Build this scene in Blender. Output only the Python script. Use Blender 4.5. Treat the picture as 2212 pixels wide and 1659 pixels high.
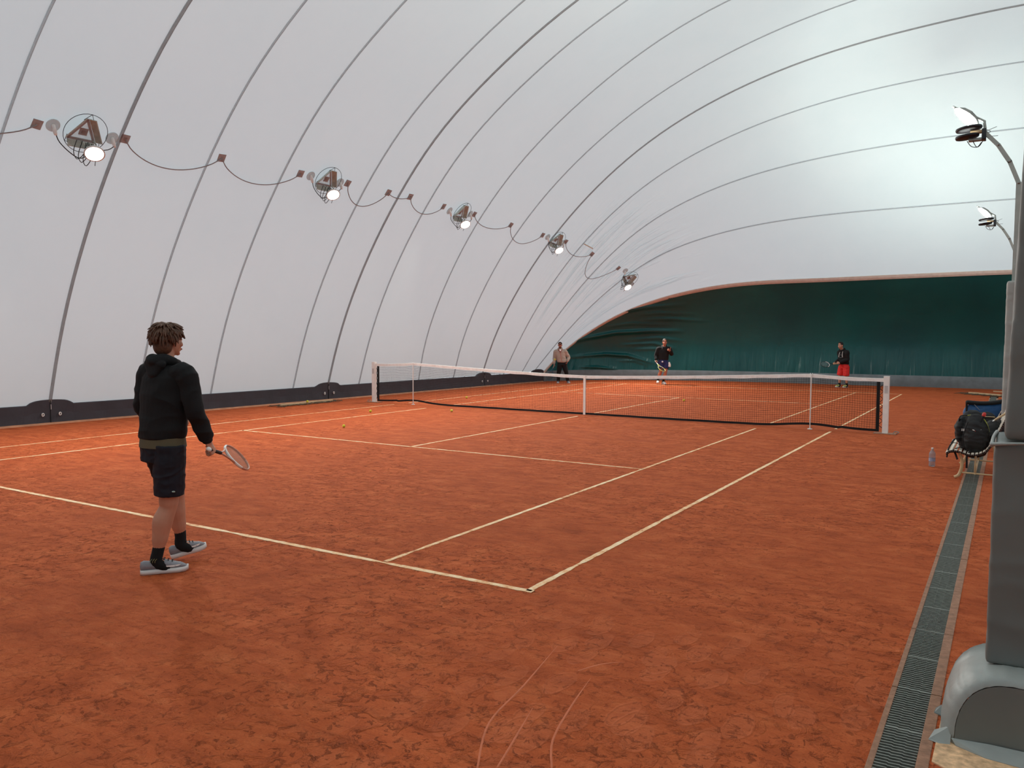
import bpy, bmesh, math, random
import numpy as np
from mathutils import Vector, Matrix, Quaternion
random.seed(7)
rng = np.random.default_rng(7)
S = bpy.context.scene
for o in list(bpy.data.objects): bpy.data.objects.remove(o)
COL = S.collection

# ------------------------------------------------ camera
cam_d = bpy.data.cameras.new('camera'); cam = bpy.data.objects.new('camera', cam_d); COL.objects.link(cam)
yaw, pitch, roll = 0.5513475, -0.0606687, 0.0044913
fw = Vector((-math.sin(yaw)*math.cos(pitch), math.cos(yaw)*math.cos(pitch), math.sin(pitch)))
rr = fw.cross(Vector((0, 0, 1))).normalized(); uu = rr.cross(fw)
cr = rr*math.cos(roll)+uu*math.sin(roll); cu = -rr*math.sin(roll)+uu*math.cos(roll)
cam.matrix_world = Matrix(((cr.x, cu.x, -fw.x, 8.3682), (cr.y, cu.y, -fw.y, -16.8244), (cr.z, cu.z, -fw.z, 1.8531), (0, 0, 0, 1)))
cam_d.sensor_fit = 'HORIZONTAL'; cam_d.sensor_width = 36.0; cam_d.lens = 1745.1/2212*36.0
cam_d.clip_start = 0.05; cam_d.clip_end = 300
S.camera = cam

# ------------------------------------------------ world (grey winter daylight outside the membrane) and exposure
W = bpy.data.worlds.new('world'); S.world = W; W.use_nodes = True
bg = W.node_tree.nodes['Background']; bg.inputs[0].default_value = (0.86, 0.95, 1.0, 1); bg.inputs[1].default_value = 2.9
S.view_settings.view_transform = 'Standard'; S.view_settings.look = 'None'
S.view_settings.exposure = -0.58; S.view_settings.gamma = 1.0; S.view_settings.use_curve_mapping = False
LAMP_W = 270.0      # left wall lamps
POLE_W = 1750.0      # uplights on the poles

# ------------------------------------------------ helpers
def tag(o, label=None, cat=None, group=None, kind=None):
    if label: o['label'] = label
    if cat: o['category'] = cat
    if group: o['group'] = group
    if kind: o['kind'] = kind
    return o
def empty(name, loc=(0, 0, 0), rz=0.0, parent=None):
    o = bpy.data.objects.new(name, None); COL.objects.link(o); o.location = loc; o.rotation_euler = (0, 0, rz)
    o.empty_display_size = 0.1
    if parent: o.parent = parent
    return o
def meshobj(name, me, m, parent=None):
    o = bpy.data.objects.new(name, me); COL.objects.link(o)
    if m is not None and len(me.materials) == 0: me.materials.append(m)
    if parent: o.parent = parent
    return o
def build(name, bm, m, parent=None, smooth=True):
    me = bpy.data.meshes.new(name); bm.normal_update(); bm.to_mesh(me); bm.free()
    if smooth:
        for p in me.polygons: p.use_smooth = True
    return meshobj(name, me, m, parent)
def pydata(name, vs, fs, m, parent=None, smooth=False):
    me = bpy.data.meshes.new(name); me.from_pydata([tuple(v) for v in vs], [], [tuple(f) for f in fs]); me.update()
    if smooth:
        for p in me.polygons: p.use_smooth = True
    return meshobj(name, me, m, parent)
def copy_tree(o, parent=None):
    c = o.copy(); COL.objects.link(c); c.parent = parent
    for ch in list(o.children): copy_tree(ch, c)
    return c
def box(bm, x0, x1, y0, y1, z0, z1, M=None, bev=0.0):
    vs = [bm.verts.new((x, y, z)) for z in (z0, z1) for y in (y0, y1) for x in (x0, x1)]
    if M is not None:
        for v in vs: v.co = M @ v.co
    fs = [bm.faces.new([vs[i] for i in f]) for f in ((0, 2, 3, 1), (4, 5, 7, 6), (0, 1, 5, 4), (2, 6, 7, 3), (0, 4, 6, 2), (1, 3, 7, 5))]
    if bev:
        es = list({e for f in fs for e in f.edges})
        bmesh.ops.bevel(bm, geom=es, offset=bev, segments=2, affect='EDGES', profile=.6)
    return fs
def loft(bm, rings, n=16, cap=True, capbulge=0.0):
    loops = []
    for c, A, B in rings:
        c, A, B = Vector(c), Vector(A), Vector(B)
        loops.append([bm.verts.new(c+A*math.cos(2*math.pi*i/n)+B*math.sin(2*math.pi*i/n)) for i in range(n)])
    for a, b in zip(loops, loops[1:]):
        for i in range(n): bm.faces.new((a[i], a[(i+1) % n], b[(i+1) % n], b[i]))
    if cap:
        c0, c1 = Vector(rings[0][0]), Vector(rings[-1][0])
        t0 = (c0-Vector(rings[1][0])).normalized()*capbulge; t1 = (c1-Vector(rings[-2][0])).normalized()*capbulge
        v0, v1 = bm.verts.new(c0+t0), bm.verts.new(c1+t1)
        for i in range(n):
            bm.faces.new((loops[0][(i+1) % n], loops[0][i], v0)); bm.faces.new((loops[-1][i], loops[-1][(i+1) % n], v1))
    return loops
def catmull(P, R, k=5):
    P = [Vector(p) for p in P]; out = []; n = len(P)
    R = [r if isinstance(r, (tuple, list)) else (r, r) for r in (R if isinstance(R, (list,)) else [R]*n)]
    for i in range(n-1):
        p0 = P[max(i-1, 0)]; p1 = P[i]; p2 = P[i+1]; p3 = P[min(i+2, n-1)]
        for j in range(k):
            t = j/k
            q = .5*((2*p1)+(p2-p0)*t+(2*p0-5*p1+4*p2-p3)*t*t+(3*p1-p0-3*p2+p3)*t**3)
            s = t*t*(3-2*t)
            out.append((q, R[i][0]*(1-s)+R[i+1][0]*s, R[i][1]*(1-s)+R[i+1][1]*s))
    out.append((P[-1], R[-1][0], R[-1][1]))
    return out
def limb(bm, P, R, n=12, k=4, ref=None, round_caps=True):
    """tapered tube through points P with radii R; ref fixes the direction of the first radius"""
    L = catmull(P, R, k)
    rings = []; A = None
    for i, (q, ra, rb) in enumerate(L):
        t = (L[min(i+1, len(L)-1)][0]-L[max(i-1, 0)][0])
        t = t.normalized() if t.length > 1e-9 else Vector((0, 0, 1))
        if ref is not None: A = Vector(ref)
        elif A is None: A = Vector((0, 0, 1)) if abs(t.z) < .9 else Vector((1, 0, 0))
        A = (A-t*A.dot(t)); A = A.normalized() if A.length > 1e-6 else t.orthogonal().normalized()
        B = t.cross(A)
        rings.append((q, A, B, ra, rb, t))
    full = []
    if round_caps:
        q, A, B, ra, rb, t = rings[0]; m = min(ra, rb)
        for a in (.95, .6, .3): full.append((q-t*m*math.sin(a*math.pi/2), A*ra*math.cos(a*math.pi/2), B*rb*math.cos(a*math.pi/2)))
    full += [(q, A*ra, B*rb) for q, A, B, ra, rb, t in rings]
    if round_caps:
        q, A, B, ra, rb, t = rings[-1]; m = min(ra, rb)
        for a in (.3, .6, .95): full.append((q+t*m*math.sin(a*math.pi/2), A*ra*math.cos(a*math.pi/2), B*rb*math.cos(a*math.pi/2)))
    loft(bm, full, n)
def wire(bm, P, r, n=5, k=4): limb(bm, P, r, n=n, k=k, round_caps=False)
def ell(bm, c, r, M=None, seg=16):
    g = bmesh.ops.create_uvsphere(bm, u_segments=seg, v_segments=seg//2+2, radius=1.0)
    T = Matrix.Translation(Vector(c)) @ (M.to_4x4() if M is not None else Matrix.Identity(4)) @ Matrix.Diagonal((r[0], r[1], r[2], 1))
    bmesh.ops.transform(bm, matrix=T, verts=g['verts'])
def remesh(name, bm, m, parent, voxel, smooth=4, noise=0.0, nscale=8.0):
    """union every closed shell in bm into one continuous surface"""
    me = bpy.data.meshes.new(name+'_raw'); bm.to_mesh(me); bm.free()
    o = bpy.data.objects.new(name+'_raw', me); COL.objects.link(o)
    md = o.modifiers.new('r', 'REMESH'); md.mode = 'VOXEL'; md.voxel_size = voxel; md.use_smooth_shade = True
    if smooth:
        sm = o.modifiers.new('s', 'SMOOTH'); sm.factor = .5; sm.iterations = smooth
    dg = bpy.context.evaluated_depsgraph_get()
    me2 = bpy.data.meshes.new_from_object(o.evaluated_get(dg))
    bpy.data.objects.remove(o); bpy.data.meshes.remove(me)
    me2.name = name
    if noise:
        from mathutils import noise as N
        nv = [v.normal.copy() for v in me2.vertices]
        for v, nn in zip(me2.vertices, nv):
            p = v.co
            f = N.noise(Vector((p.x*nscale, p.y*nscale, p.z*nscale*1.9)))+.5*N.noise(Vector((p.x*nscale*2.3+5, p.y*nscale*2.3, p.z*nscale*3.4)))
            v.co = p+nn*noise*(1-abs(f)*2.2)
    for p in me2.polygons: p.use_smooth = True
    me2.materials.clear()
    return meshobj(name, me2, m, parent)

# ------------------------------------------------ materials
def lin(c):
    return tuple((x/12.92 if x <= .04045 else ((x+.055)/1.055)**2.4) for x in [v/255 for v in c])+(1,)
def mat(name, rgb, rough=.6, metal=0.0, var=0.0, vscale=8.0, bump=0.0, bscale=60.0, spec=.5, **kw):
    m = bpy.data.materials.new(name); m.use_nodes = True; nt = m.node_tree; b = nt.nodes['Principled BSDF']
    c = lin(rgb); b.inputs['Base Color'].default_value = c; b.inputs['Roughness'].default_value = rough
    b.inputs['Metallic'].default_value = metal; b.inputs['Specular IOR Level'].default_value = spec
    for k, v in kw.items(): b.inputs[k.replace('_', ' ')].default_value = v
    tc = nt.nodes.new('ShaderNodeTexCoord')
    n = nt.nodes.new('ShaderNodeTexNoise'); n.inputs['Scale'].default_value = vscale; n.inputs['Detail'].default_value = 5
    nt.links.new(tc.outputs['Object'], n.inputs['Vector'])
    v = var if var else .08
    r = nt.nodes.new('ShaderNodeValToRGB')
    r.color_ramp.elements[0].position = .3; r.color_ramp.elements[1].position = .7
    r.color_ramp.elements[0].color = tuple(x*(1-v) for x in c[:3])+(1,); r.color_ramp.elements[1].color = tuple(min(1, x*(1+v)) for x in c[:3])+(1,)
    nt.links.new(n.outputs[0], r.inputs[0]); nt.links.new(r.outputs[0], b.inputs['Base Color'])
    if bump:
        n2 = nt.nodes.new('ShaderNodeTexNoise'); n2.inputs['Scale'].default_value = bscale; n2.inputs['Detail'].default_value = 4
        nt.links.new(tc.outputs['Object'], n2.inputs['Vector'])
        bp = nt.nodes.new('ShaderNodeBump'); bp.inputs['Strength'].default_value = bump; bp.inputs['Distance'].default_value = .01
        nt.links.new(n2.outputs[0], bp.inputs['Height']); nt.links.new(bp.outputs[0], b.inputs['Normal'])
    return m
def node(nt, t, **kw):
    n = nt.nodes.new(t)
    for k, v in kw.items():
        if k.startswith('i_'): n.inputs[k[2:].replace('_', ' ')].default_value = v
        else: setattr(n, k, v)
    return n
def emit(name, rgb, s):
    m = bpy.data.materials.new(name); m.use_nodes = True; nt = m.node_tree; nt.nodes.clear()
    e = nt.nodes.new('ShaderNodeEmission'); e.inputs[0].default_value = rgb+(1,); e.inputs[1].default_value = s
    o = nt.nodes.new('ShaderNodeOutputMaterial'); nt.links.new(e.outputs[0], o.inputs[0]); return m
def ramp(nt, src, stops):
    r = nt.nodes.new('ShaderNodeValToRGB'); el = r.color_ramp.elements
    while len(el) < len(stops): el.new(.5)
    for e, (p, c) in zip(el, stops): e.position = p; e.color = c if len(c) == 4 else tuple(c)+(1,)
    nt.links.new(src, r.inputs[0]); return r

def membrane_material():
    m = bpy.data.materials.new('dome_membrane'); m.use_nodes = True; nt = m.node_tree; nt.nodes.clear(); L = nt.links
    out = nt.nodes.new('ShaderNodeOutputMaterial')
    pr = nt.nodes.new('ShaderNodeBsdfPrincipled'); pr.inputs['Roughness'].default_value = .5; pr.inputs['Specular IOR Level'].default_value = .35
    tr = nt.nodes.new('ShaderNodeBsdfTranslucent'); tr.inputs[0].default_value = (.80, .83, .86, 1)
    uv = nt.nodes.new('ShaderNodeUVMap')
    # woven cloth + faint stains
    geo = nt.nodes.new('ShaderNodeTexCoord')
    n1 = node(nt, 'ShaderNodeTexNoise', i_Scale=.6, i_Detail=6.0, i_Roughness=.6); L.new(geo.outputs['Object'], n1.inputs['Vector'])
    r1 = ramp(nt, n1.outputs[0], [(.3, (.43, .525, .51)), (.7, (.475, .56, .54))]); L.new(r1.outputs[0], pr.inputs['Base Color'])
    # wrinkles: ridges running along the ribs, only near the far corner (u = rib position in m, v = arc length in m)
    sep = nt.nodes.new('ShaderNodeSeparateXYZ'); L.new(uv.outputs[0], sep.inputs[0])
    mp = node(nt, 'ShaderNodeMapping'); mp.inputs['Scale'].default_value = (5.2, .22, 1); L.new(uv.outputs[0], mp.inputs[0])
    n2 = node(nt, 'ShaderNodeTexNoise', i_Scale=1.0, i_Detail=3.0, i_Distortion=.3); L.new(mp.outputs[0], n2.inputs['Vector'])
    r2 = ramp(nt, n2.outputs[0], [(.50, (0, 0, 0)), (.60, (1, 1, 1)), (.66, (.2, .2, .2))])
    mask1 = node(nt, 'ShaderNodeMapRange', interpolation_type='SMOOTHSTEP'); mask1.inputs[1].default_value = 7.5; mask1.inputs[2].default_value = 10.2
    L.new(sep.outputs[0], mask1.inputs[0])
    mask2 = node(nt, 'ShaderNodeMapRange', interpolation_type='SMOOTHSTEP'); mask2.inputs[1].default_value = 9.0; mask2.inputs[2].default_value = 6.2
    L.new(sep.outputs[1], mask2.inputs[0])
    mask3 = node(nt, 'ShaderNodeMapRange', interpolation_type='SMOOTHSTEP'); mask3.inputs[1].default_value = 1.2; mask3.inputs[2].default_value = 3.5
    L.new(sep.outputs[1], mask3.inputs[0])
    a = node(nt, 'ShaderNodeMath', operation='MULTIPLY'); L.new(mask1.outputs[0], a.inputs[0]); L.new(mask2.outputs[0], a.inputs[1])
    a2 = node(nt, 'ShaderNodeMath', operation='MULTIPLY'); L.new(a.outputs[0], a2.inputs[0]); L.new(mask3.outputs[0], a2.inputs[1])
    a3 = node(nt, 'ShaderNodeMath', operation='MULTIPLY'); L.new(a2.outputs[0], a3.inputs[0]); L.new(r2.outputs[0], a3.inputs[1])
    n3 = node(nt, 'ShaderNodeTexNoise', i_Scale=1.6, i_Detail=3.0); 
    mp3 = node(nt, 'ShaderNodeMapping'); mp3.inputs['Scale'].default_value = (1.0, .25, 1); L.new(uv.outputs[0], mp3.inputs[0]); L.new(mp3.outputs[0], n3.inputs['Vector'])
    b1 = node(nt, 'ShaderNodeBump', i_Strength=1.0, i_Distance=.09); L.new(a3.outputs[0], b1.inputs['Height'])
    b2 = node(nt, 'ShaderNodeBump', i_Strength=.25, i_Distance=.05); L.new(n3.outputs[0], b2.inputs['Height']); L.new(b1.outputs[0], b2.inputs['Normal'])
    L.new(b2.outputs[0], pr.inputs['Normal'])
    mx = nt.nodes.new('ShaderNodeMixShader'); mx.inputs[0].default_value = .26
    L.new(pr.outputs[0], mx.inputs[1]); L.new(tr.outputs[0], mx.inputs[2]); L.new(mx.outputs[0], out.inputs[0])
    return m

def clay_material():
    m = bpy.data.materials.new('red_clay'); m.use_nodes = True; nt = m.node_tree; L = nt.links; b = nt.nodes['Principled BSDF']
    b.inputs['Roughness'].default_value = .95; b.inputs['Specular IOR Level'].default_value = .15
    tc = nt.nodes.new('ShaderNodeTexCoord'); P = tc.outputs['Object']
    big = node(nt, 'ShaderNodeTexNoise', i_Scale=.45, i_Detail=4.0, i_Roughness=.55); L.new(P, big.inputs['Vector'])
    mid = node(nt, 'ShaderNodeTexNoise', i_Scale=3.2, i_Detail=8.0, i_Roughness=.68, i_Distortion=.4); L.new(P, mid.inputs['Vector'])
    mp = node(nt, 'ShaderNodeMapping'); mp.inputs['Rotation'].default_value = (0, 0, .35); mp.inputs['Scale'].default_value = (2.0, 6.5, 1); L.new(P, mp.inputs[0])
    st = node(nt, 'ShaderNodeTexNoise', i_Scale=1.0, i_Detail=7.0, i_Roughness=.72, i_Distortion=.45); L.new(mp.outputs[0], st.inputs['Vector'])
    fine = node(nt, 'ShaderNodeTexNoise', i_Scale=85.0, i_Detail=5.0, i_Roughness=.7); L.new(P, fine.inputs['Vector'])
    c1 = ramp(nt, mid.outputs[0], [(.28, lin((152, 70, 36))), (.5, lin((190, 92, 50))), (.74, lin((216, 118, 70)))])
    c2 = ramp(nt, st.outputs[0], [(.3, lin((146, 66, 35))), (.52, lin((192, 93, 51))), (.75, lin((220, 124, 78)))])
    mx = node(nt, 'ShaderNodeMix', data_type='RGBA'); mx.inputs[0].default_value = .5; L.new(c1.outputs[0], mx.inputs[6]); L.new(c2.outputs[0], mx.inputs[7])
    c3 = ramp(nt, big.outputs[0], [(.3, (.86, .84, .82)), (.7, (1.1, 1.1, 1.1))])
    mu = node(nt, 'ShaderNodeMix', data_type='RGBA', blend_type='MULTIPLY'); mu.inputs[0].default_value = 1; L.new(mx.outputs[2], mu.inputs[6]); L.new(c3.outputs[0], mu.inputs[7])
    c4 = ramp(nt, fine.outputs[0], [(.3, (.78, .76, .74)), (.62, (1.05, 1.05, 1.05)), (.78, (1.35, 1.3, 1.25))])
    mu2 = node(nt, 'ShaderNodeMix', data_type='RGBA', blend_type='MULTIPLY'); mu2.inputs[0].default_value = .8; L.new(mu.outputs[2], mu2.inputs[6]); L.new(c4.outputs[0], mu2.inputs[7])
    L.new(mu2.outputs[2], b.inputs['Base Color'])
    # shoe prints pressed into the loose clay beside the drain: flattened soles with a raised rim
    sp_ = nt.nodes.new('ShaderNodeSeparateXYZ'); L.new(P, sp_.inputs[0])
    area = node(nt, 'ShaderNodeMapRange', interpolation_type='SMOOTHSTEP'); area.inputs[1].default_value = -11.2; area.inputs[2].default_value = -12.6; L.new(sp_.outputs[1], area.inputs[0])
    ax_ = node(nt, 'ShaderNodeMapRange', interpolation_type='SMOOTHSTEP'); ax_.inputs[1].default_value = 5.0; ax_.inputs[2].default_value = 6.6; L.new(sp_.outputs[0], ax_.inputs[0])
    area2 = node(nt, 'ShaderNodeMath', operation='MULTIPLY'); L.new(area.outputs[0], area2.inputs[0]); L.new(ax_.outputs[0], area2.inputs[1]); area = area2
    wob = node(nt, 'ShaderNodeTexNoise', i_Scale=3.0, i_Detail=2.0); L.new(P, wob.inputs['Vector'])
    rims = []; fills = []
    for rot, off in ((.35, 0.0), (-.9, 3.3)):
        mpp = node(nt, 'ShaderNodeMapping'); mpp.inputs['Rotation'].default_value = (0, 0, rot); mpp.inputs['Scale'].default_value = (5.2, 2.4, 1); mpp.inputs['Location'].default_value = (off, off, 0)
        av = node(nt, 'ShaderNodeVectorMath', operation='MULTIPLY_ADD'); av.inputs[1].default_value = (.10, .10, 0); L.new(wob.outputs['Color'], av.inputs[0]); L.new(P, av.inputs[2])
        L.new(av.outputs[0], mpp.inputs[0])
        vo = node(nt, 'ShaderNodeTexVoronoi', voronoi_dimensions='2D', i_Scale=1.0, i_Randomness=.85); L.new(mpp.outputs[0], vo.inputs['Vector'])
        rim = ramp(nt, vo.outputs['Distance'], [(.27, (0, 0, 0)), (.32, (1, 1, 1)), (.37, (0, 0, 0))]); fil = ramp(nt, vo.outputs['Distance'], [(.28, (1, 1, 1)), (.33, (0, 0, 0))])
        pick = node(nt, 'ShaderNodeSeparateColor'); L.new(vo.outputs['Color'], pick.inputs[0])
        gt = node(nt, 'ShaderNodeMath', operation='GREATER_THAN'); gt.inputs[1].default_value = .6; L.new(pick.outputs[0], gt.inputs[0])
        gm = node(nt, 'ShaderNodeMath', operation='MULTIPLY'); L.new(gt.outputs[0], gm.inputs[0]); L.new(area.outputs[0], gm.inputs[1])
        for src, lst in ((rim, rims), (fil, fills)):
            q = node(nt, 'ShaderNodeMath', operation='MULTIPLY'); L.new(src.outputs[0], q.inputs[0]); L.new(gm.outputs[0], q.inputs[1]); lst.append(q)
    rimA = node(nt, 'ShaderNodeMath', operation='MAXIMUM'); L.new(rims[0].outputs[0], rimA.inputs[0]); L.new(rims[1].outputs[0], rimA.inputs[1])
    filA = node(nt, 'ShaderNodeMath', operation='MAXIMUM'); L.new(fills[0].outputs[0], filA.inputs[0]); L.new(fills[1].outputs[0], filA.inputs[1])
    ff_ = node(nt, 'ShaderNodeMath', operation='MULTIPLY'); ff_.inputs[1].default_value = .26; L.new(filA.outputs[0], ff_.inputs[0])
    rr_ = node(nt, 'ShaderNodeMath', operation='MULTIPLY_ADD'); rr_.inputs[1].default_value = .25; L.new(rimA.outputs[0], rr_.inputs[0]); L.new(ff_.outputs[0], rr_.inputs[2])
    mu3 = node(nt, 'ShaderNodeMix', data_type='RGBA'); L.new(rr_.outputs[0], mu3.inputs[0]); L.new(mu2.outputs[2], mu3.inputs[6]); mu3.inputs[7].default_value = lin((206, 112, 74))
    L.new(mu3.outputs[2], b.inputs['Base Color'])
    # relief: scuffs, stride marks and loose grains
    lump = node(nt, 'ShaderNodeTexNoise', i_Scale=7.0, i_Detail=5.0, i_Roughness=.6, i_Distortion=.8); L.new(P, lump.inputs['Vector'])
    gate = ramp(nt, big.outputs[0], [(.42, (.25, .25, .25)), (.62, (1, 1, 1))])
    lr = ramp(nt, lump.outputs[0], [(.50, (0, 0, 0)), (.64, (1, 1, 1)), (.70, (.6, .6, .6))])
    lm = node(nt, 'ShaderNodeMath', operation='MULTIPLY'); L.new(lr.outputs[0], lm.inputs[0]); L.new(gate.outputs[0], lm.inputs[1])
    bA = node(nt, 'ShaderNodeBump', i_Strength=.8, i_Distance=.022); L.new(lm.outputs[0], bA.inputs['Height'])
    bB = node(nt, 'ShaderNodeBump', i_Strength=.7, i_Distance=.02); L.new(st.outputs[0], bB.inputs['Height']); L.new(bA.outputs[0], bB.inputs['Normal'])
    bC = node(nt, 'ShaderNodeBump', i_Strength=.7, i_Distance=.005); L.new(fine.outputs[0], bC.inputs['Height']); L.new(bB.outputs[0], bC.inputs['Normal'])
    bD = node(nt, 'ShaderNodeBump', i_Strength=.45, i_Distance=.010); L.new(rimA.outputs[0], bD.inputs['Height']); L.new(bC.outputs[0], bD.inputs['Normal'])
    dk = node(nt, 'ShaderNodeTexNoise', i_Scale=16.0, i_Detail=6.0, i_Roughness=.72, i_Distortion=.6); L.new(P, dk.inputs['Vector'])
    dr_ = ramp(nt, dk.outputs[0], [(.56, (0, 0, 0)), (.66, (1, 1, 1))])
    dm = node(nt, 'ShaderNodeMath', operation='MULTIPLY'); L.new(dr_.outputs[0], dm.inputs[0]); L.new(gate.outputs[0], dm.inputs[1])
    bE = node(nt, 'ShaderNodeBump', i_Strength=.9, i_Distance=.014); L.new(dm.outputs[0], bE.inputs['Height']); L.new(bD.outputs[0], bE.inputs['Normal'])
    L.new(bE.outputs[0], b.inputs['Normal'])
    return m

def line_material():
    m = bpy.data.materials.new('dusty_line'); m.use_nodes = True; nt = m.node_tree; L = nt.links; b = nt.nodes['Principled BSDF']
    b.inputs['Roughness'].default_value = .8
    tc = nt.nodes.new('ShaderNodeTexCoord')
    n = node(nt, 'ShaderNodeTexNoise', i_Scale=9.0, i_Detail=7.0, i_Roughness=.75); L.new(tc.outputs['Object'], n.inputs['Vector'])
    n2 = node(nt, 'ShaderNodeTexNoise', i_Scale=1.1, i_Detail=3.0); L.new(tc.outputs['Object'], n2.inputs['Vector'])
    ad = node(nt, 'ShaderNodeMath', operation='MULTIPLY_ADD'); ad.inputs[1].default_value = .5; L.new(n2.outputs[0], ad.inputs[0]); L.new(n.outputs[0], ad.inputs[2])
    r = ramp(nt, ad.outputs[0], [(.56, lin((196, 104, 62))), (.68, lin((240, 186, 132))), (.86, lin((252, 226, 186)))])
    L.new(r.outputs[0], b.inputs['Base Color']); return m

def curtain_material():
    m = bpy.data.materials.new('green_curtain'); m.use_nodes = True; nt = m.node_tree; L = nt.links; b = nt.nodes['Principled BSDF']
    b.inputs['Roughness'].default_value = .36; b.inputs['Specular IOR Level'].default_value = .45
    tc = nt.nodes.new('ShaderNodeTexCoord'); P = tc.outputs['Object']
    n = node(nt, 'ShaderNodeTexNoise', i_Scale=.5, i_Detail=5.0); L.new(P, n.inputs['Vector'])
    r = ramp(nt, n.outputs[0], [(.3, lin((0, 74, 76))), (.7, lin((3, 88, 86)))]); L.new(r.outputs[0], b.inputs['Base Color'])
    sep = nt.nodes.new('ShaderNodeSeparateXYZ'); L.new(P, sep.inputs[0])
    mp = node(nt, 'ShaderNodeMapping'); mp.inputs['Scale'].default_value = (4.2, 1, .5); mp.inputs['Rotation'].default_value = (0, .12, 0); L.new(P, mp.inputs[0])
    w = node(nt, 'ShaderNodeTexNoise', i_Scale=1.0, i_Detail=3.0, i_Distortion=.5); L.new(mp.outputs[0], w.inputs['Vector'])
    mk = node(nt, 'ShaderNodeMapRange', interpolation_type='SMOOTHSTEP'); mk.inputs[1].default_value = 1.7; mk.inputs[2].default_value = .5; L.new(sep.outputs[2], mk.inputs[0])
    mm = node(nt, 'ShaderNodeMath', operation='MULTIPLY'); L.new(w.outputs[0], mm.inputs[0]); L.new(mk.outputs[0], mm.inputs[1])
    b1 = node(nt, 'ShaderNodeBump', i_Strength=.8, i_Distance=.12); L.new(mm.outputs[0], b1.inputs['Height'])
    n2 = node(nt, 'ShaderNodeTexNoise', i_Scale=1.6, i_Detail=3.0); L.new(P, n2.inputs['Vector'])
    b2 = node(nt, 'ShaderNodeBump', i_Strength=.35, i_Distance=.06); L.new(n2.outputs[0], b2.inputs['Height']); L.new(b1.outputs[0], b2.inputs['Normal'])
    L.new(b2.outputs[0], b.inputs['Normal']); return m

M_MEM = membrane_material(); M_CLAY = clay_material(); M_LINE = line_material(); M_GREEN = curtain_material()
M_SEAM = mat('seam_tape', (150, 158, 162), .7, var=.08)
M_SEAMT = mat('clamp_seam', (128, 132, 132), .7, var=.12)
def sheer(m, k):
    """thin welded film: part of what lies behind shows through"""
    nt = m.node_tree; b = nt.nodes['Principled BSDF']; o = nt.nodes['Material Output']
    t = nt.nodes.new('ShaderNodeBsdfTransparent'); x = nt.nodes.new('ShaderNodeMixShader'); x.inputs[0].default_value = 1-k
    nt.links.new(t.outputs[0], x.inputs[1]); nt.links.new(b.outputs[0], x.inputs[2]); nt.links.new(x.outputs[0], o.inputs[0]); return m
sheer(M_SEAM, .42); sheer(M_SEAMT, .25)
M_HEM = mat('beige_hem', (214, 200, 190), .6)
M_SKIRT = mat('charcoal_skirt', (62, 61, 68), .75, var=.12, vscale=3, bump=.3, bscale=12)
M_GREYBAND = mat('grey_band', (112, 122, 126), .5, var=.15, vscale=4, bump=.5, bscale=6)
M_WHITE = mat('white_paint', (246, 244, 240), .45, var=.05)
M_TAPE = mat('net_headband', (252, 249, 244), .8, var=.1, vscale=14, bump=.3, bscale=40)
M_BLACK = mat('black_cord', (14, 14, 16), .85)
M_NET = mat('black_netting', (10, 10, 14), .9)
M_BALL = mat('ball_felt', (214, 208, 62), .95, bump=.3, bscale=300)
M_STEEL = mat('galvanised', (148, 150, 145), .42, metal=.6, var=.12)
M_POLE = mat('pole_grey', (168, 174, 168), .5, metal=.3, var=.12, vscale=6)
M_DARK = mat('dark_housing', (22, 26, 34), .45)
M_PINE = mat('dusty_wood', (176, 180, 170), .8, var=.2, vscale=12)
M_PATCH = mat('patch_vinyl', (166, 150, 144), .7, var=.15)
sheer(M_PATCH, .28)
M_PLATE = sheer(mat('plate_plastic', (190, 200, 200), .6), .5)
M_VENT = mat('spout_white', (232, 230, 226), .6)
M_CABLE = mat('cable_grey', (150, 146, 146), .7)
M_CORD = mat('cord_black', (30, 34, 34), .6)
M_PAD = mat('grey_vinyl_pad', (112, 117, 114), .5, var=.08, vscale=2, bump=.35, bscale=5)
M_PADL = mat('light_grey_vinyl', (158, 162, 158), .45, var=.1, vscale=3, bump=.6, bscale=9)
M_CONC = mat('concrete_edging', (158, 116, 92), .9, var=.25, vscale=20, bump=.5, bscale=80)
M_GRATE = mat('grate_steel', (132, 134, 126), .45, metal=.5, var=.2, vscale=30)
M_PIT = mat('drain_pit', (14, 13, 12), .9)
M_CREAM = mat('cream_enamel', (214, 186, 142), .45)
M_SLAT = mat('white_slat', (226, 216, 200), .5)
M_SLATD = mat('dark_slat_end', (52, 34, 30), .6)
M_SKIN = mat('skin', (198, 142, 116), .55, var=.08, vscale=10)
M_SKIN2 = mat('skin_ruddy', (176, 112, 88), .55, var=.08, vscale=10)
M_BLKC = mat('black_fleece', (14, 14, 16), .92, var=.25, vscale=5, bump=.2, bscale=60)
M_NAVY = mat('navy_shorts', (14, 16, 30), .8, var=.15)
M_OLIVE = mat('olive_tee', (96, 88, 66), .9)
M_HAIR = mat('brown_hair', (92, 62, 44), .6, var=.35, vscale=60)
M_HAIRD = mat('dark_hair', (30, 22, 20), .6)
M_HAIRG = mat('grey_brown_hair', (62, 47, 39), .7)

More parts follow.
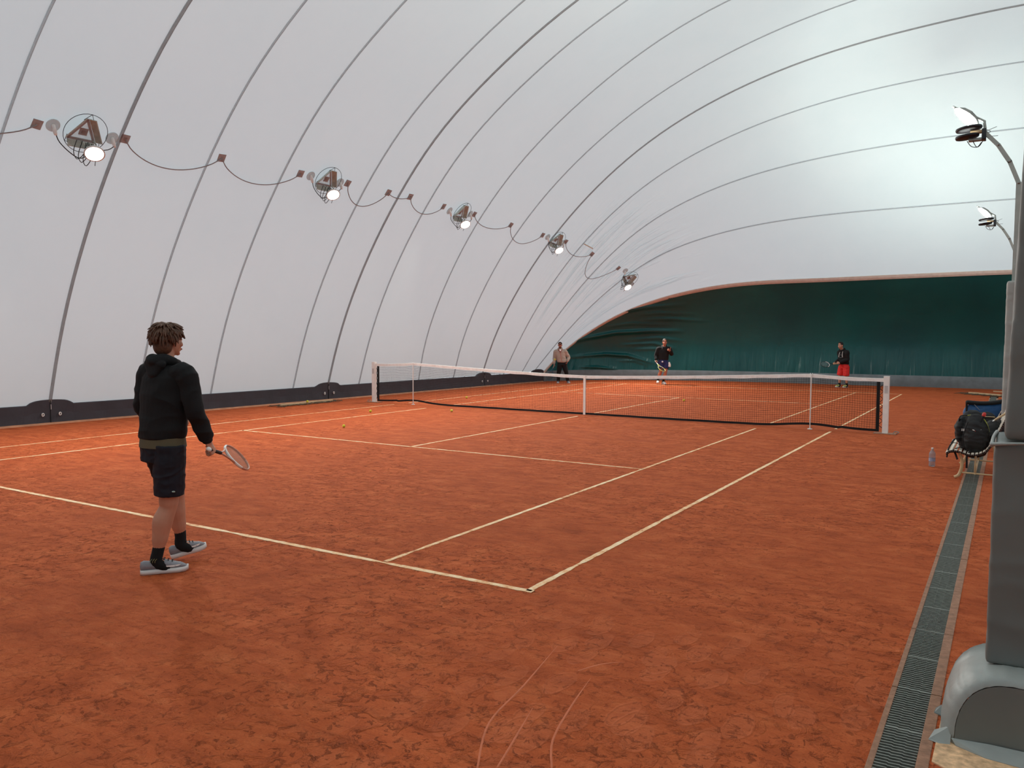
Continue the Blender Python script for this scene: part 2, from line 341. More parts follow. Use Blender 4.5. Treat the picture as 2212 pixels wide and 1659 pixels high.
# ---- dome surface (pure numpy) ----
XC = 8.4
BARREL = [(-7.93,.40),(-7.63,1.49),(-7.15,2.62),(-6.0,4.6),(-5.4,5.42),(-4.1,6.9),(-2.3,8.2),(-.6,9.2),(.5,9.66),(1.9,10.25),(4.5,10.9),(8.4,11.2)]
CAP = {
 7:[(-7.80,3.72,.40),(-7.78,3.72,.93),(-7.11,3.75,2.76),(-5.6,3.85,5.35),(-4.05,3.92,7.05),(-2.0,4.0,8.6),(-.25,4.08,9.63),(1.8,4.12,10.42),(4.7,4.2,10.95),(8.4,4.22,11.2)],
 8:[(-7.76,5.58,.40),(-7.71,5.58,.8),(-6.93,5.68,2.83),(-5.51,5.87,5.14),(-3.3,6.12,7.4),(-.98,6.38,8.99),(1.53,6.6,10.08),(4.5,6.78,10.82),(8.4,6.85,11.12)],
 9:[(-7.72,7.27,.40),(-7.64,7.27,.75),(-6.71,7.45,2.89),(-5.29,7.71,5.03),(-2.57,8.19,7.71),(-1.73,8.33,8.3),(.96,8.71,9.59),(3.86,9.01,10.35),(6.27,9.16,10.63),(8.4,9.2,10.74)],
 10:[(-7.65,8.62,.40),(-7.58,8.68,.62),(-6.42,8.98,2.93),(-5.07,9.32,4.85),(-2.37,9.97,7.31),(.46,10.54,8.69),(3.56,11.01,9.48),(5.9,11.22,9.74),(8.4,11.3,9.83)],
 11:[(-7.6,9.83,.40),(-7.54,9.85,.53),(-6.01,10.34,2.97),(-2.88,11.29,6.12),(.06,12.06,7.42),(2.3,12.53,7.91),(5.13,12.93,8.22),(8.4,13.1,8.32)],
 12:[(-7.55,10.66,.40),(-7.5,10.68,.47),(-5.74,12.0,3.02),(-3.45,12.79,4.87),(-.34,13.58,5.89),(2.5,14.02,6.21),(5.77,14.28,6.31),(8.4,14.4,6.35)],
 13:[(-7.5,11.3,.3),(-7.36,12.15,.98),(-6.99,13.04,1.57),(-5.82,13.68,2.47),(-3.4,14.45,3.45),(-1.54,14.85,3.81),(2.68,15.36,3.98),(5.75,15.52,4.04),(8.4,15.58,4.07)],
}
NA = 48
def hermite_resample(P, n, endflat=True):
    P = np.asarray(P, float)
    d = np.r_[0, np.cumsum(np.sqrt((np.diff(P, axis=0)**2).sum(1)))]
    m = np.zeros_like(P)
    for i in range(1, len(P)-1):
        h0, h1 = d[i]-d[i-1], d[i+1]-d[i]
        m[i] = ((P[i]-P[i-1])/h0*h1 + (P[i+1]-P[i])/h1*h0)/(h0+h1)
    m[0] = (P[1]-P[0])/(d[1]-d[0])
    m[-1] = (P[-1]-P[-2])/(d[-1]-d[-2])
    if endflat: m[-1] = [1, 0, 0]
    t = np.linspace(0, d[-1], n)
    k = np.clip(np.searchsorted(d, t, side='right')-1, 0, len(P)-2)
    h = (d[k+1]-d[k]); s = ((t-d[k])/h)[:, None]; h = h[:, None]
    return ((2*s**3-3*s**2+1)*P[k] + (s**3-2*s**2+s)*h*m[k] + (-2*s**3+3*s**2)*P[k+1] + (s**3-s**2)*h*m[k+1])
def smooth(C, it):
    C = C.copy()
    for _ in range(it):
        C[1:-1] = .25*C[:-2]+.5*C[1:-1]+.25*C[2:]
    return C
def rib_curve(P):
    C = smooth(hermite_resample(P, NA+1), 6)
    M = C[::-1][1:].copy(); M[:, 0] = 2*XC-M[:, 0]
    F = np.vstack([C, M])
    return smooth(F, 3)
def barrel_rib(Y):
    P = [(x+.04*Y*(XC-x)/16.33, Y, z) for x, z in BARREL]
    return rib_curve(P)
RIBS = []   # (Y at base, curve, kind)  kind: 1 = thick seam
for Y, thick in [(-11.6,0),(-9.7,0),(-7.79,1),(-5.89,0),(-4.01,0),(-1.46,0),(-.21,1),(1.01,0)]:
    RIBS.append((Y, barrel_rib(Y), thick))
for k in range(7, 14):
    RIBS.append((CAP[k][0][1], rib_curve(CAP[k]), 1 if k == 9 else 0))
near = []
for Y, C, th in RIBS[-7:]:
    D = C.copy(); D[:, 1] = -9.6-D[:, 1]; near.append((-9.6-Y, D, th))
RIBS = near[::-1] + RIBS
RY = np.array([r[0] for r in RIBS]); RC = np.array([r[1] for r in RIBS])
def surf_rows(y):
    """curve at rib parameter y (base Y), cubic interpolation between ribs"""
    i = int(np.clip(np.searchsorted(RY, y, side='right')-1, 0, len(RY)-2))
    h = RY[i+1]-RY[i]; s = (y-RY[i])/h
    def slope(j):
        if j == 0: return (RC[1]-RC[0])/(RY[1]-RY[0])
        if j == len(RY)-1: return (RC[j]-RC[j-1])/(RY[j]-RY[j-1])
        h0, h1 = RY[j]-RY[j-1], RY[j+1]-RY[j]
        return ((RC[j]-RC[j-1])/h0*h1+(RC[j+1]-RC[j])/h1*h0)/(h0+h1)
    return ((2*s**3-3*s**2+1)*RC[i] + (s**3-2*s**2+s)*h*slope(i) + (-2*s**3+3*s**2)*RC[i+1] + (s**3-s**2)*h*slope(i+1))

# ------------------------------------------------ dome: panels, seams
wallx = lambda y: -7.93+.04*y
NROW = RC.shape[1]
ceil = empty('ceiling', (0, 0, 0)); tag(ceil, 'white air-dome membrane of broad panels joined by grey seams', kind='structure')
def grid_mesh(name, G, m, parent, uv=None, smooth=True, flip=False):
    a, b = G.shape[:2]
    vs = G.reshape(-1, 3)
    fs = [(i*b+j, (i+1)*b+j, (i+1)*b+j+1, i*b+j+1) for i in range(a-1) for j in range(b-1)]
    if flip: fs = [f[::-1] for f in fs]
    o = pydata(name, vs, fs, m, parent, smooth)
    if uv is not None:
        lay = o.data.uv_layers.new(name='UVMap'); U = uv.reshape(-1, 2)
        idx = np.empty(len(o.data.loops), int); o.data.loops.foreach_get('vertex_index', idx)
        lay.data.foreach_set('uv', U[idx].astype(np.float32).ravel())
    return o
for i in range(len(RY)-1):
    ys = np.linspace(RY[i], RY[i+1], 9)
    G = np.array([surf_rows(y) for y in ys])
    # slight outward pillow between seams
    c = np.array([XC, 0, 0]); nrm = G-c; nrm[..., 1] = 0; nrm /= np.linalg.norm(nrm, axis=-1, keepdims=True)
    t = np.linspace(0, 1, 9); pil = (.05*np.sin(np.pi*t))[:, None]*np.sin(np.linspace(0, np.pi, NROW))[None]**.3
    G = G+nrm*pil[..., None]
    arc = np.r_[0, np.cumsum(np.linalg.norm(np.diff(G[4], axis=0), axis=1))]
    uv = np.stack(np.broadcast_arrays(ys[:, None], arc[None]), -1)
    grid_mesh('membrane_panel', G, M_MEM, ceil, uv)
def seam(i, w, m, off, name='seam'):
    y = RY[i]; C = RC[i]
    T = np.gradient(C, axis=0); T /= np.linalg.norm(T, axis=1, keepdims=True)
    lo = surf_rows(max(y-.3, RY[0])); hi = surf_rows(min(y+.3, RY[-1])); A = hi-lo; A /= np.linalg.norm(A, axis=1, keepdims=True)
    N = np.cross(T, A); N /= np.linalg.norm(N, axis=1, keepdims=True)
    s = np.sign(((np.array([XC, y, 2])-C)*N).sum(1)); N *= s[:, None]
    G = np.array([C-A*w/2-N*.01, C-A*w/2+N*off, C-A*w*.1+N*(off+.012), C+A*w*.1+N*(off+.012), C+A*w/2+N*off, C+A*w/2-N*.01])
    return grid_mesh(name, G, m, ceil, smooth=False)
for i in range(1, len(RY)-1):
    th = RIBS[i][2]
    seam(i, .062 if th else .042, M_SEAMT if th else M_SEAM, .012)
seam(len(RY)-1, .16, M_HEM, .03, 'hem_band'); seam(0, .16, M_HEM, .03, 'hem_band')
# ------------------------------------------------ back and front curtains
def base_line(n=400):
    P = np.array([(-7.5, 11.25), (-7.25, 12.2), (-6.6, 13.3), (-5.2, 14.6), (-3, 15.55), (0, 16.1), (4.2, 16.35), (8.4, 16.6)])
    P3 = np.c_[P, np.zeros(len(P))]
    C = smooth(hermite_resample(P3, NA+1), 2); M = C[::-1][1:].copy(); M[:, 0] = 2*XC-M[:, 0]
    F = smooth(np.vstack([C, M]), 3)
    d = np.linspace(0, len(F)-1, n); k = np.clip(d.astype(int), 0, len(F)-2); s = (d-k)[:, None]
    return F[k]*(1-s)+F[k+1]*s
def resamp(C, n):
    d = np.linspace(0, len(C)-1, n); k = np.clip(d.astype(int), 0, len(C)-2); s = (d-k)[:, None]
    return C[k]*(1-s)+C[k+1]*s
NC = 460
top = resamp(RC[-1], NC); bas = base_line(NC); bas[:, 2] = .4
FOLDS = []
def seglist(P): return [(np.array(a), np.array(b)) for a, b in zip(P, P[1:])]
def curtain(sign):
    R = 64; G = np.zeros((R, NC, 3))
    for r in range(R):
        t = r/(R-1); G[r] = top*(1-t)+bas*t
        h = np.clip(top[:, 2]-.4, 0, None)
        G[r, :, 1] += np.minimum(h*.13, .5)*math.sin(math.pi*t)
    # real folds fanning out of the left corner
    for P, amp, w in FOLDL:
        P = [np.array(p) for p in P]
        X, Z = G[..., 0], G[..., 2]; best = np.full(X.shape, 9.0); tt = np.zeros(X.shape); tot = len(P)-1
        for k in range(tot):
            a, b = P[k], P[k+1]; d = b-a; s = np.clip(((X-a[0])*d[0]+(Z-a[1])*d[1])/(d@d), 0, 1)
            dist = np.hypot(X-a[0]-s*d[0], Z-a[1]-s*d[1]); u = dist < best
            best = np.where(u, dist, best); tt = np.where(u, (k+s)/tot, tt)
        G[..., 1] -= 1.5*amp*np.exp(-(best/w)**2)*np.sin(np.pi*np.clip(tt*.9+.05, 0, 1))
    if sign < 0:
        G = G.copy(); G[..., 1] = -9.6-G[..., 1]
    return G
FOLDL = [([(-7.4, 1.36), (-6.61, 1.72), (-5.59, 1.96), (-4.32, 2.04), (-3.16, 2.04)], .12, .07), ([(-7.1, .95), (-5.98, 1.07), (-5.23, 1.01), (-4.32, .7)], .11, .06),
         ([(-6.74, .55), (-6.25, .53), (-5.6, .45)], .08, .05), ([(-5.81, 2.57), (-5.07, 2.85), (-4.3, 3.01), (-2.89, 3.12)], .07, .06), ([(-4.69, 2.51), (-3.5, 2.54), (-2.17, 2.45)], .05, .05),
         ([(-4.9, 2.7), (-3.9, 2.78), (-2.6, 2.72)], .04, .045), ([(-5.3, 1.65), (-4.08, 1.76), (-3.1, 1.61)], .04, .05), ([(-5.5, 1.46), (-4.28, 1.53), (-3.48, 1.3)], .05, .045),
         ([(-5.0, 1.28), (-4.2, 1.3), (-3.6, 1.08)], .04, .04), ([(-5.6, .8), (-5.0, .8), (-4.5, .6)], .04, .04), ([(-5.9, 2.2), (-5.0, 2.35), (-3.6, 2.3)], .04, .045), ([(-4.6, 3.3), (-3.6, 3.38), (-2.4, 3.3)], .03, .045)]
Gb = curtain(1)
wb = grid_mesh('wall_back', Gb, M_GREEN, None, flip=True); tag(wb, 'dark green end curtain with glossy folds behind the far players', kind='structure')
wf = grid_mesh('wall_front', curtain(-1)[::3, ::3], M_GREEN, None); tag(wf, 'green end curtain behind the camera', kind='structure')
def band(name, y_sign, label):
    b0 = base_line(200)
    G = np.array([b0+[0, 0, z] for z in (0, .02, .2, .38, .42)]); G[0, :, 1] -= .03; G[1, :, 1] -= .03; G[2, :, 1] -= .05; G[3, :, 1] -= .02
    G[2, :, 1] += .02*np.sin(np.arange(200)*1.7)
    if y_sign < 0: G[..., 1] = -9.6-G[..., 1]
    return tag(grid_mesh(name, G, M_GREYBAND, None), label, kind='structure')
band('baseboard_back', 1, 'grey band along the foot of the far green curtain')
band('baseboard_front', -1, 'grey band along the foot of the near green curtain')
# left skirt with humps at the thick seams
def skirt(name, side, label):
    ys = np.linspace(-20.8, 11.3, 520); top_ = np.full(520, .40)
    for h in (-7.79, -.21, 7.27, 10.9):
        d = np.abs(ys-h); top_ = np.maximum(top_, .40+.11*np.sqrt(np.clip(1-(d/.44)**2, 0, 1)) if True else top_)
    x = wallx(ys)
    rows = []
    for t, off in ((0, .045), (.02, .04), (.5, .03), (.97, .035), (1.0, .02), (1.0, -.02)):
        rows.append(np.c_[x+off+.004*np.sin(ys*9+t*5), ys, top_*t])
    G = np.array(rows)
    if side > 0: G[..., 0] = 2*XC-G[..., 0]
    return tag(grid_mesh(name, G, M_SKIRT, None, smooth=False), label, kind='structure')
sk = skirt('baseboard_left', -1, 'charcoal skirt band along the foot of the left membrane wall')
skirt('baseboard_right', 1, 'charcoal skirt band along the foot of the right membrane wall')
for h in (-7.79, -.21, 7.27):
    for d in (-.17, .17):
        bm = bmesh.new(); x = wallx(h+d)+.045
        ring = [(x+.012, h+d+.028*math.cos(a)*(1 if math.cos(a) > 0 else .6), .2+.03*math.sin(a)) for a in [2*math.pi*i/12 for i in range(13)]]
        wire(bm, ring, .009, n=5, k=1); ell(bm, (x+.006, h+d-.01, .2), (.008, .014, .02), seg=8)
        build('pull_loop', bm, M_WHITE, sk)
    bm = bmesh.new(); x = wallx(h)+.04; box(bm, x, x+.008, h-.006, h+.006, .3, .40); build('joint_strip', bm, M_WHITE, sk, False)
    bm = bmesh.new(); box(bm, x-.002, x+.01, h-.012, h-.004, 0.02, .5); build('joint_flap', bm, M_BLACK, sk, False)
# pale dusty kerb at the foot of the skirt
tr = pydata('trim_1', [(wallx(-20)+a, -20, z) for a, z in ((.03, 0.035), (.10, 0.02), (.12, -.01))]+[(wallx(11.2)+a, 11.2, z) for a, z in ((.03, 0.035), (.10, 0.02), (.12, -.01))], [(0, 1, 4, 3), (1, 2, 5, 4)], mat('dusty_kerb', (190, 132, 100), .9, var=.2, vscale=5))
tag(tr, 'pale dusty kerb at the foot of the charcoal skirt', kind='structure')

# ------------------------------------------------ floor with a slot for the drain
DX0, DX1, DY0, DY1 = 7.90, 8.135, -15.2, 12.4
xs = [-12, DX0, DX1, 29]; yv = [-28, DY0, DY1, 20]
fv = [(x, y, 0) for y in yv for x in xs]; ff = [(j*4+i, j*4+i+1, (j+1)*4+i+1, (j+1)*4+i) for j in range(3) for i in range(3) if not (i == 1 and j == 1)]
fl = pydata('floor', fv, ff, M_CLAY); tag(fl, 'orange-red clay court surface with scuffs and footprints', kind='structure')
M_MARK = mat('pale_scratched_clay', (204, 112, 76), .95, var=.1, bump=.4, bscale=60)
def line(p, q, w, parts=None):
    """a nailed court line with ragged, clay-covered edges"""
    p, q = Vector(p+(0,)), Vector(q+(0,)); d = (q-p); Ln = d.length; d.normalize(); s = Vector((-d.y, d.x, 0))
    n = max(4, int(Ln/.06)); vs = []; fs = []
    for i in range(n+1):
        c = p+d*(Ln*i/n)
        cover = max(0, math.sin(i*.31+p.x*3)*math.sin(i*.083+p.y)+.15*random.random()-.78)
        a = w/2*(1-random.random()*.28-cover*1.6); b = w/2*(1-random.random()*.28-cover*1.2)
        vs += [c-s*a, c-s*a+Vector((0, 0, .004)), c+s*b+Vector((0, 0, .004)), c+s*b]
    for i in range(n):
        for k in range(3): fs.append((i*4+k, i*4+k+1, (i+1)*4+k+1, (i+1)*4+k)[::-1])
    return pydata('court_line', vs, fs, M_LINE, fl)
line((-5.485, -11.86), (5.5, -11.86), .062)
line((5.46, -11.86), (5.46, -.25), .055); line((5.46, .25), (5.46, 11.86), .05)
line((-5.46, -11.86), (-5.46, -.3), .045); line((-5.46, .3), (-5.46, 11.86), .045)
line((4.09, -11.83), (4.09, -.55), .05); line((4.09, .3), (4.09, 11.86), .045)
line((-4.09, -11.83), (-4.09, -.7), .05); line((-4.09, .5), (-4.09, 11.86), .045)
line((-4.11, -6.4), (4.11, -6.4), .05); line((-4.11, 6.4), (4.11, 6.4), .045)
line((0, -6.4), (0, -.35), .05); line((0, .3), (0, 6.4), .045); line((-5.485, 11.86), (5.485, 11.86), .05)

for k, P in enumerate([[(6.49, -14.04), (6.31, -13.67), (6.24, -13.23), (6.13, -12.65)], [(6.56, -13.99), (6.5, -13.76), (6.41, -13.43)], [(6.76, -13.87), (6.65, -13.66), (6.57, -13.34), (6.5, -12.96)], [(6.4, -12.91), (6.47, -12.76), (6.57, -12.66)]]):
    bm = bmesh.new(); limb(bm, [(x, y, -.0015) for x, y in P], [(.003, .006)]+[(.0032, .007)]*(len(P)-2)+[(.002, .002)], n=8, k=6, ref=(0, 0, 1)); build('drag_mark', bm, M_MARK, fl)
# ------------------------------------------------ drain channel
dr = empty('drain_channel', (8.0, -12, 0)); tag(dr, 'long slotted steel drain running along the right side of the court', 'drain')
def dpy(name, vs, fs, m): return pydata(name, [(x-8.0, y+12, z) for x, y, z in vs], fs, m, dr)
pv = [(DX0, DY0), (DX1, DY0), (DX1, DY1), (DX0, DY1)]
dpy('channel_pit', [(x, y, 0) for x, y in pv]+[(x, y, -.14) for x, y in pv], [(0, 1, 5, 4), (1, 2, 6, 5), (2, 3, 7, 6), (3, 0, 4, 7), (4, 5, 6, 7)], M_PIT)
bm = bmesh.new(); L0 = .5
G0, G1 = 7.928, 8.085
for k in range(18):
    y = k*L0/18; w = .0036 if k % 18 else .0075
    pts = [(G0, 0), (G0+.05, .003), (G0+.056, -.003), (G0+.10, .001), (G0+.106, -.005), (G1, -.002)]
    for (x0, a), (x1, b) in zip(pts, pts[1:]):
        vs = [bm.verts.new((x-8, y+c+e, z)) for x, c in ((x0, a), (x1, b)) for e, z in ((-w, .002), (w, .002), (w, -.02), (-w, -.02))]
        bm.faces.new((vs[0], vs[4], vs[5], vs[1])); bm.faces.new((vs[0], vs[3], vs[7], vs[4])); bm.faces.new((vs[1], vs[5], vs[6], vs[2]))
bm.normal_update(); meg = bpy.data.meshes.new('grate'); bm.to_mesh(meg); bm.free()
ng = int((DY1-DY0)/L0)
for k in range(ng):
    o = meshobj('grate', meg, M_GRATE, dr); o.location = (random.uniform(-.001, .001), DY0+12+k*L0+.01, random.uniform(-.001, .001))
bm = bmesh.new(); box(bm, 0, .027, .003, .997, -.05, .004, bev=.003); box(bm, .185, .235, .003, .997, -.05, .004, bev=.003)
bm.normal_update(); mee = bpy.data.meshes.new('edging'); bm.to_mesh(mee); bm.free()
for k in range(int(DY1-DY0)):
    o = meshobj('edging_stone', mee, M_CONC, dr); o.location = (DX0-8, DY0+12+k+random.uniform(-.004, .004), random.uniform(-.001, .001))

# ------------------------------------------------ net
PX, SX = 6.40, 5.03
def net_top(x):
    a = abs(x)
    if a <= SX: return .914+.185*(a/SX)**1.35
    return 1.10-.05*math.sin(min(1, (a-SX)/(PX-SX))*math.pi*.62)-.0*(a-SX)
def net_bot(x):
    a = abs(x); return .012+.075*math.exp(-((a-SX)/.62)**2)+(.02 if a > 5.6 else 0)
def net_y(x, t):   # netting hangs with a slight belly
    return .03*math.sin(x*1.9+1)*(1-t)*math.sin(math.pi*min(1, t+.2))+.012*math.sin(x*7.3+t*3)*(1-t)
net = empty('tennis_net', (0, 0, 0)); tag(net, 'black tennis net with white headband stretched across the court', 'net')
XE = 6.26
def ribbon(bm, f, w0, thick, xs):
    """closed band following points f(x, side) side 0 top 1 bottom"""
    L = []
    for x in xs:
        (x0, y0, z0), (x1, y1, z1) = f(x, 0), f(x, 1)
        L.append([bm.verts.new((x0, y0-thick, z0)), bm.verts.new((x0, y0+thick, z0)), bm.verts.new((x1, y1+thick, z1)), bm.verts.new((x1, y1-thick, z1))])
    for a, b in zip(L, L[1:]):
        for i in range(4): bm.faces.new((a[i], b[i], b[(i+1) % 4], a[(i+1) % 4]))
    bm.faces.new(L[0][::-1]); bm.faces.new(L[-1])
xs_ = list(np.linspace(-XE-.1, XE+.1, 160))
bm = bmesh.new(); ribbon(bm, lambda x, s: (x, .004*math.sin(x*11), net_top(x)-(.06+.004*math.sin(x*9))*s), 0, .011, xs_); hb = build('headband', bm, M_TAPE, net, False)
bm = bmesh.new(); wire(bm, [(x, 0, net_top(x)+.004) for x in np.linspace(-PX+.02, PX-.02, 60)], .005, n=5, k=1); build('net_cable', bm, M_WHITE, net)
bm = bmesh.new(); ribbon(bm, lambda x, s: (x, net_y(x, 0), net_bot(x)+.045*(1-s)), 0, .008, [x for x in np.linspace(-XE, XE, 160)]); build('bottom_tape', bm, M_BLACK, net, False)
for sg in (-1, 1):
    bm = bmesh.new(); x = sg*XE
    vs = [bm.verts.new((x+a, b, z)) for z in (net_bot(x), net_top(x)-.05) for a, b in ((-.03, -.008), (.03, -.008), (.03, .008), (-.03, .008))]
    for f in ((0, 1, 5, 4), (1, 2, 6, 5), (2, 3, 7, 6), (3, 0, 4, 7), (4, 5, 6, 7)): bm.faces.new([vs[i] for i in f])
    build('side_tape', bm, M_BLACK, net, False)
    bm = bmesh.new(); P = []
    for i in range(13): P.append((sg*(XE+(.02 if i % 2 else .085)), -.02 if i % 2 else .03, .10+i*.07))
    wire(bm, P, .006, n=5, k=2); build('side_lacing', bm, M_BLACK, net)
# netting strands: real cords, joined into one part
vs = []; fs = []
def strand(P, r=.0021):
    base = len(vs)
    for i, p in enumerate(P):
        t = (P[min(i+1, len(P)-1)]-P[max(i-1, 0)]).normalized()
        a = Vector((0, 1, 0)); b = t.cross(a).normalized()
        for k in range(3):
            an = 2*math.pi*k/3; vs.append(p+a*r*math.cos(an)+b*r*math.sin(an))
    for i in range(len(P)-1):
        for k in range(3): fs.append((base+i*3+k, base+i*3+(k+1) % 3, base+(i+1)*3+(k+1) % 3, base+(i+1)*3+k))
nx = int(2*XE/.046)
def npnt(x, t):
    zt, zb = net_top(x)-.055, net_bot(x)+.04
    return Vector((x+.004*math.sin(t*9+x*5), net_y(x, t), zb+(zt-zb)*t+.004*math.sin(x*13+t*5)))
for i in range(nx+1):
    x = -XE+2*XE*i/nx; strand([npnt(x, t/8) for t in range(9)])
for j in range(1, 21):
    strand([npnt(-XE+2*XE*i/150, j/21) for i in range(151)])
o = pydata('netting', vs, fs, M_NET, net); o['kind'] = 'stuff'
bm = bmesh.new(); box(bm, -.026, .026, -.016, .016, .012, .918); box(bm, -.03, .03, -.018, .018, .85, .922); cs = build('centre_strap', bm, M_WHITE, net, False); cs['label'] = 'white centre strap'
def post(sg):
    p = empty('net_post', (sg*PX, 0, 0))
    bm = bmesh.new(); box(bm, -.05, .05, -.05, .05, 0, 1.085, bev=.004); build('column', bm, M_WHITE, p, False)
    bm = bmesh.new(); box(bm, -.052, .052, -.052, .052, 1.085, 1.1, bev=.004); build('cap', bm, M_WHITE, p, False)
    bm = bmesh.new(); box(bm, -.2, .2, -.12, .12, 0, .012, bev=.004); build('base_plate', bm, M_CONC, p, False)
    bm = bmesh.new(); wire(bm, [(sg*.14, 0, .02), (sg*.18, .03, .05), (sg*.24, .0, .04), (sg*.2, -.03, .02)], .008); build('ground_ring', bm, M_STEEL, p)
    bm = bmesh.new(); box(bm, -.03, .03, -.056, -.05, .78, .92, bev=.002); build('faded_label', bm, mat('label_grey', (200, 198, 196), .6), p, False)
    return p
tag(post(1), 'white square net post standing at the right end of the net', 'net post', 'net posts')
tag(post(-1), 'white square net post at the left end by the skirt wall', 'net post', 'net posts')
def stick(sg):
    p = empty('singles_stick', (sg*SX, -.03, 0))
    bm = bmesh.new(); limb(bm, [(0, 0, .01), (0, 0, 1.09)], .012, n=8, k=1); build('rod', bm, M_VENT, p)
    bm = bmesh.new(); loft(bm, [((0, 0, 0), (.05, 0, 0), (0, .05, 0)), ((0, 0, .012), (.045, 0, 0), (0, .045, 0))], 12); build('foot_disc', bm, M_VENT, p)
    bm = bmesh.new(); wire(bm, [(-.02, .02, 1.12), (-.018, -.0, 1.1), (0, -.005, 1.095), (.018, 0, 1.1), (.02, .02, 1.12)], .005); build('cable_fork', bm, M_VENT, p)
    return p
tag(stick(1), 'thin singles stick propping the net near the right post', 'net stick', 'singles sticks')
tag(stick(-1), 'thin singles stick propping the net near the left post', 'net stick', 'singles sticks')

# ------------------------------------------------ balls
def ball(loc, label, grp=None):
    p = empty('tennis_ball', loc); tag(p, label, 'ball', grp or 'tennis balls')
    bm = bmesh.new(); bmesh.ops.create_uvsphere(bm, u_segments=18, v_segments=12, radius=.0335); build('felt', bm, M_BALL, p)
    bm = bmesh.new(); P = []
    for i in range(33):
        a = 2*math.pi*i/32; v = Vector((math.cos(a)+.45*math.cos(3*a)*.35, math.sin(a)-.45*math.sin(3*a)*.35, .75*math.sin(2*a))).normalized()*.0335; P.append(v)
    wire(bm, P, .0012, n=4, k=1); build('seam', bm, M_WHITE, p); p.rotation_euler = (random.random()*3, random.random()*3, 0)
    return p
B = .0335
ball((-2.82, -4.99, B), 'yellow ball on the clay just beyond the service line, nearest the camera')
ball((-4.50, -2.31, B), 'yellow ball lying in the left alley below the left net post')
ball((-2.98, -1.13, B), 'yellow ball lying close in front of the net, left of centre')
ball((-5.02, 2.43, B), 'yellow ball seen through the net left of the centre strap')
ball((.58, 5.12, B), 'yellow ball seen through the net right of the centre strap')
ball((-7.29, -1.62, B+.05), 'yellow ball resting on the plank by the left skirt wall')

# ------------------------------------------------ wall lamps, cables and patches on the left membrane
def SP(y, j):
    C = surf_rows(y); k = int(j); s = j-k
    return C[k]*(1-s)+C[k+1]*s
def frame(y, j):
    p = SP(y, j); t = SP(y+.2, j)-SP(y-.2, j); s = SP(y, j+.5)-SP(y, j-.5)
    t /= np.linalg.norm(t); s -= t*(s@t); s /= np.linalg.norm(s); n = np.cross(t, s)
    if n@(np.array([XC, p[1], 2])-p) < 0: n = -n
    return Vector(p), Vector(t), Vector(s), Vector(n)
def local(y, j):
    p, t, s, n = frame(y, j)
    return Matrix(((t.x, s.x, n.x, p.x), (t.y, s.y, n.y, p.y), (t.z, s.z, n.z, p.z), (0, 0, 0, 1)))
M_FILM = sheer(mat('film_white', (220, 224, 222), .6), .7)
M_LENS = emit('lamp_lens', (1.0, .96, .86), 14.0)
M_LENS2 = emit('uplight_lens', (.97, 1.0, .95), 5.0)
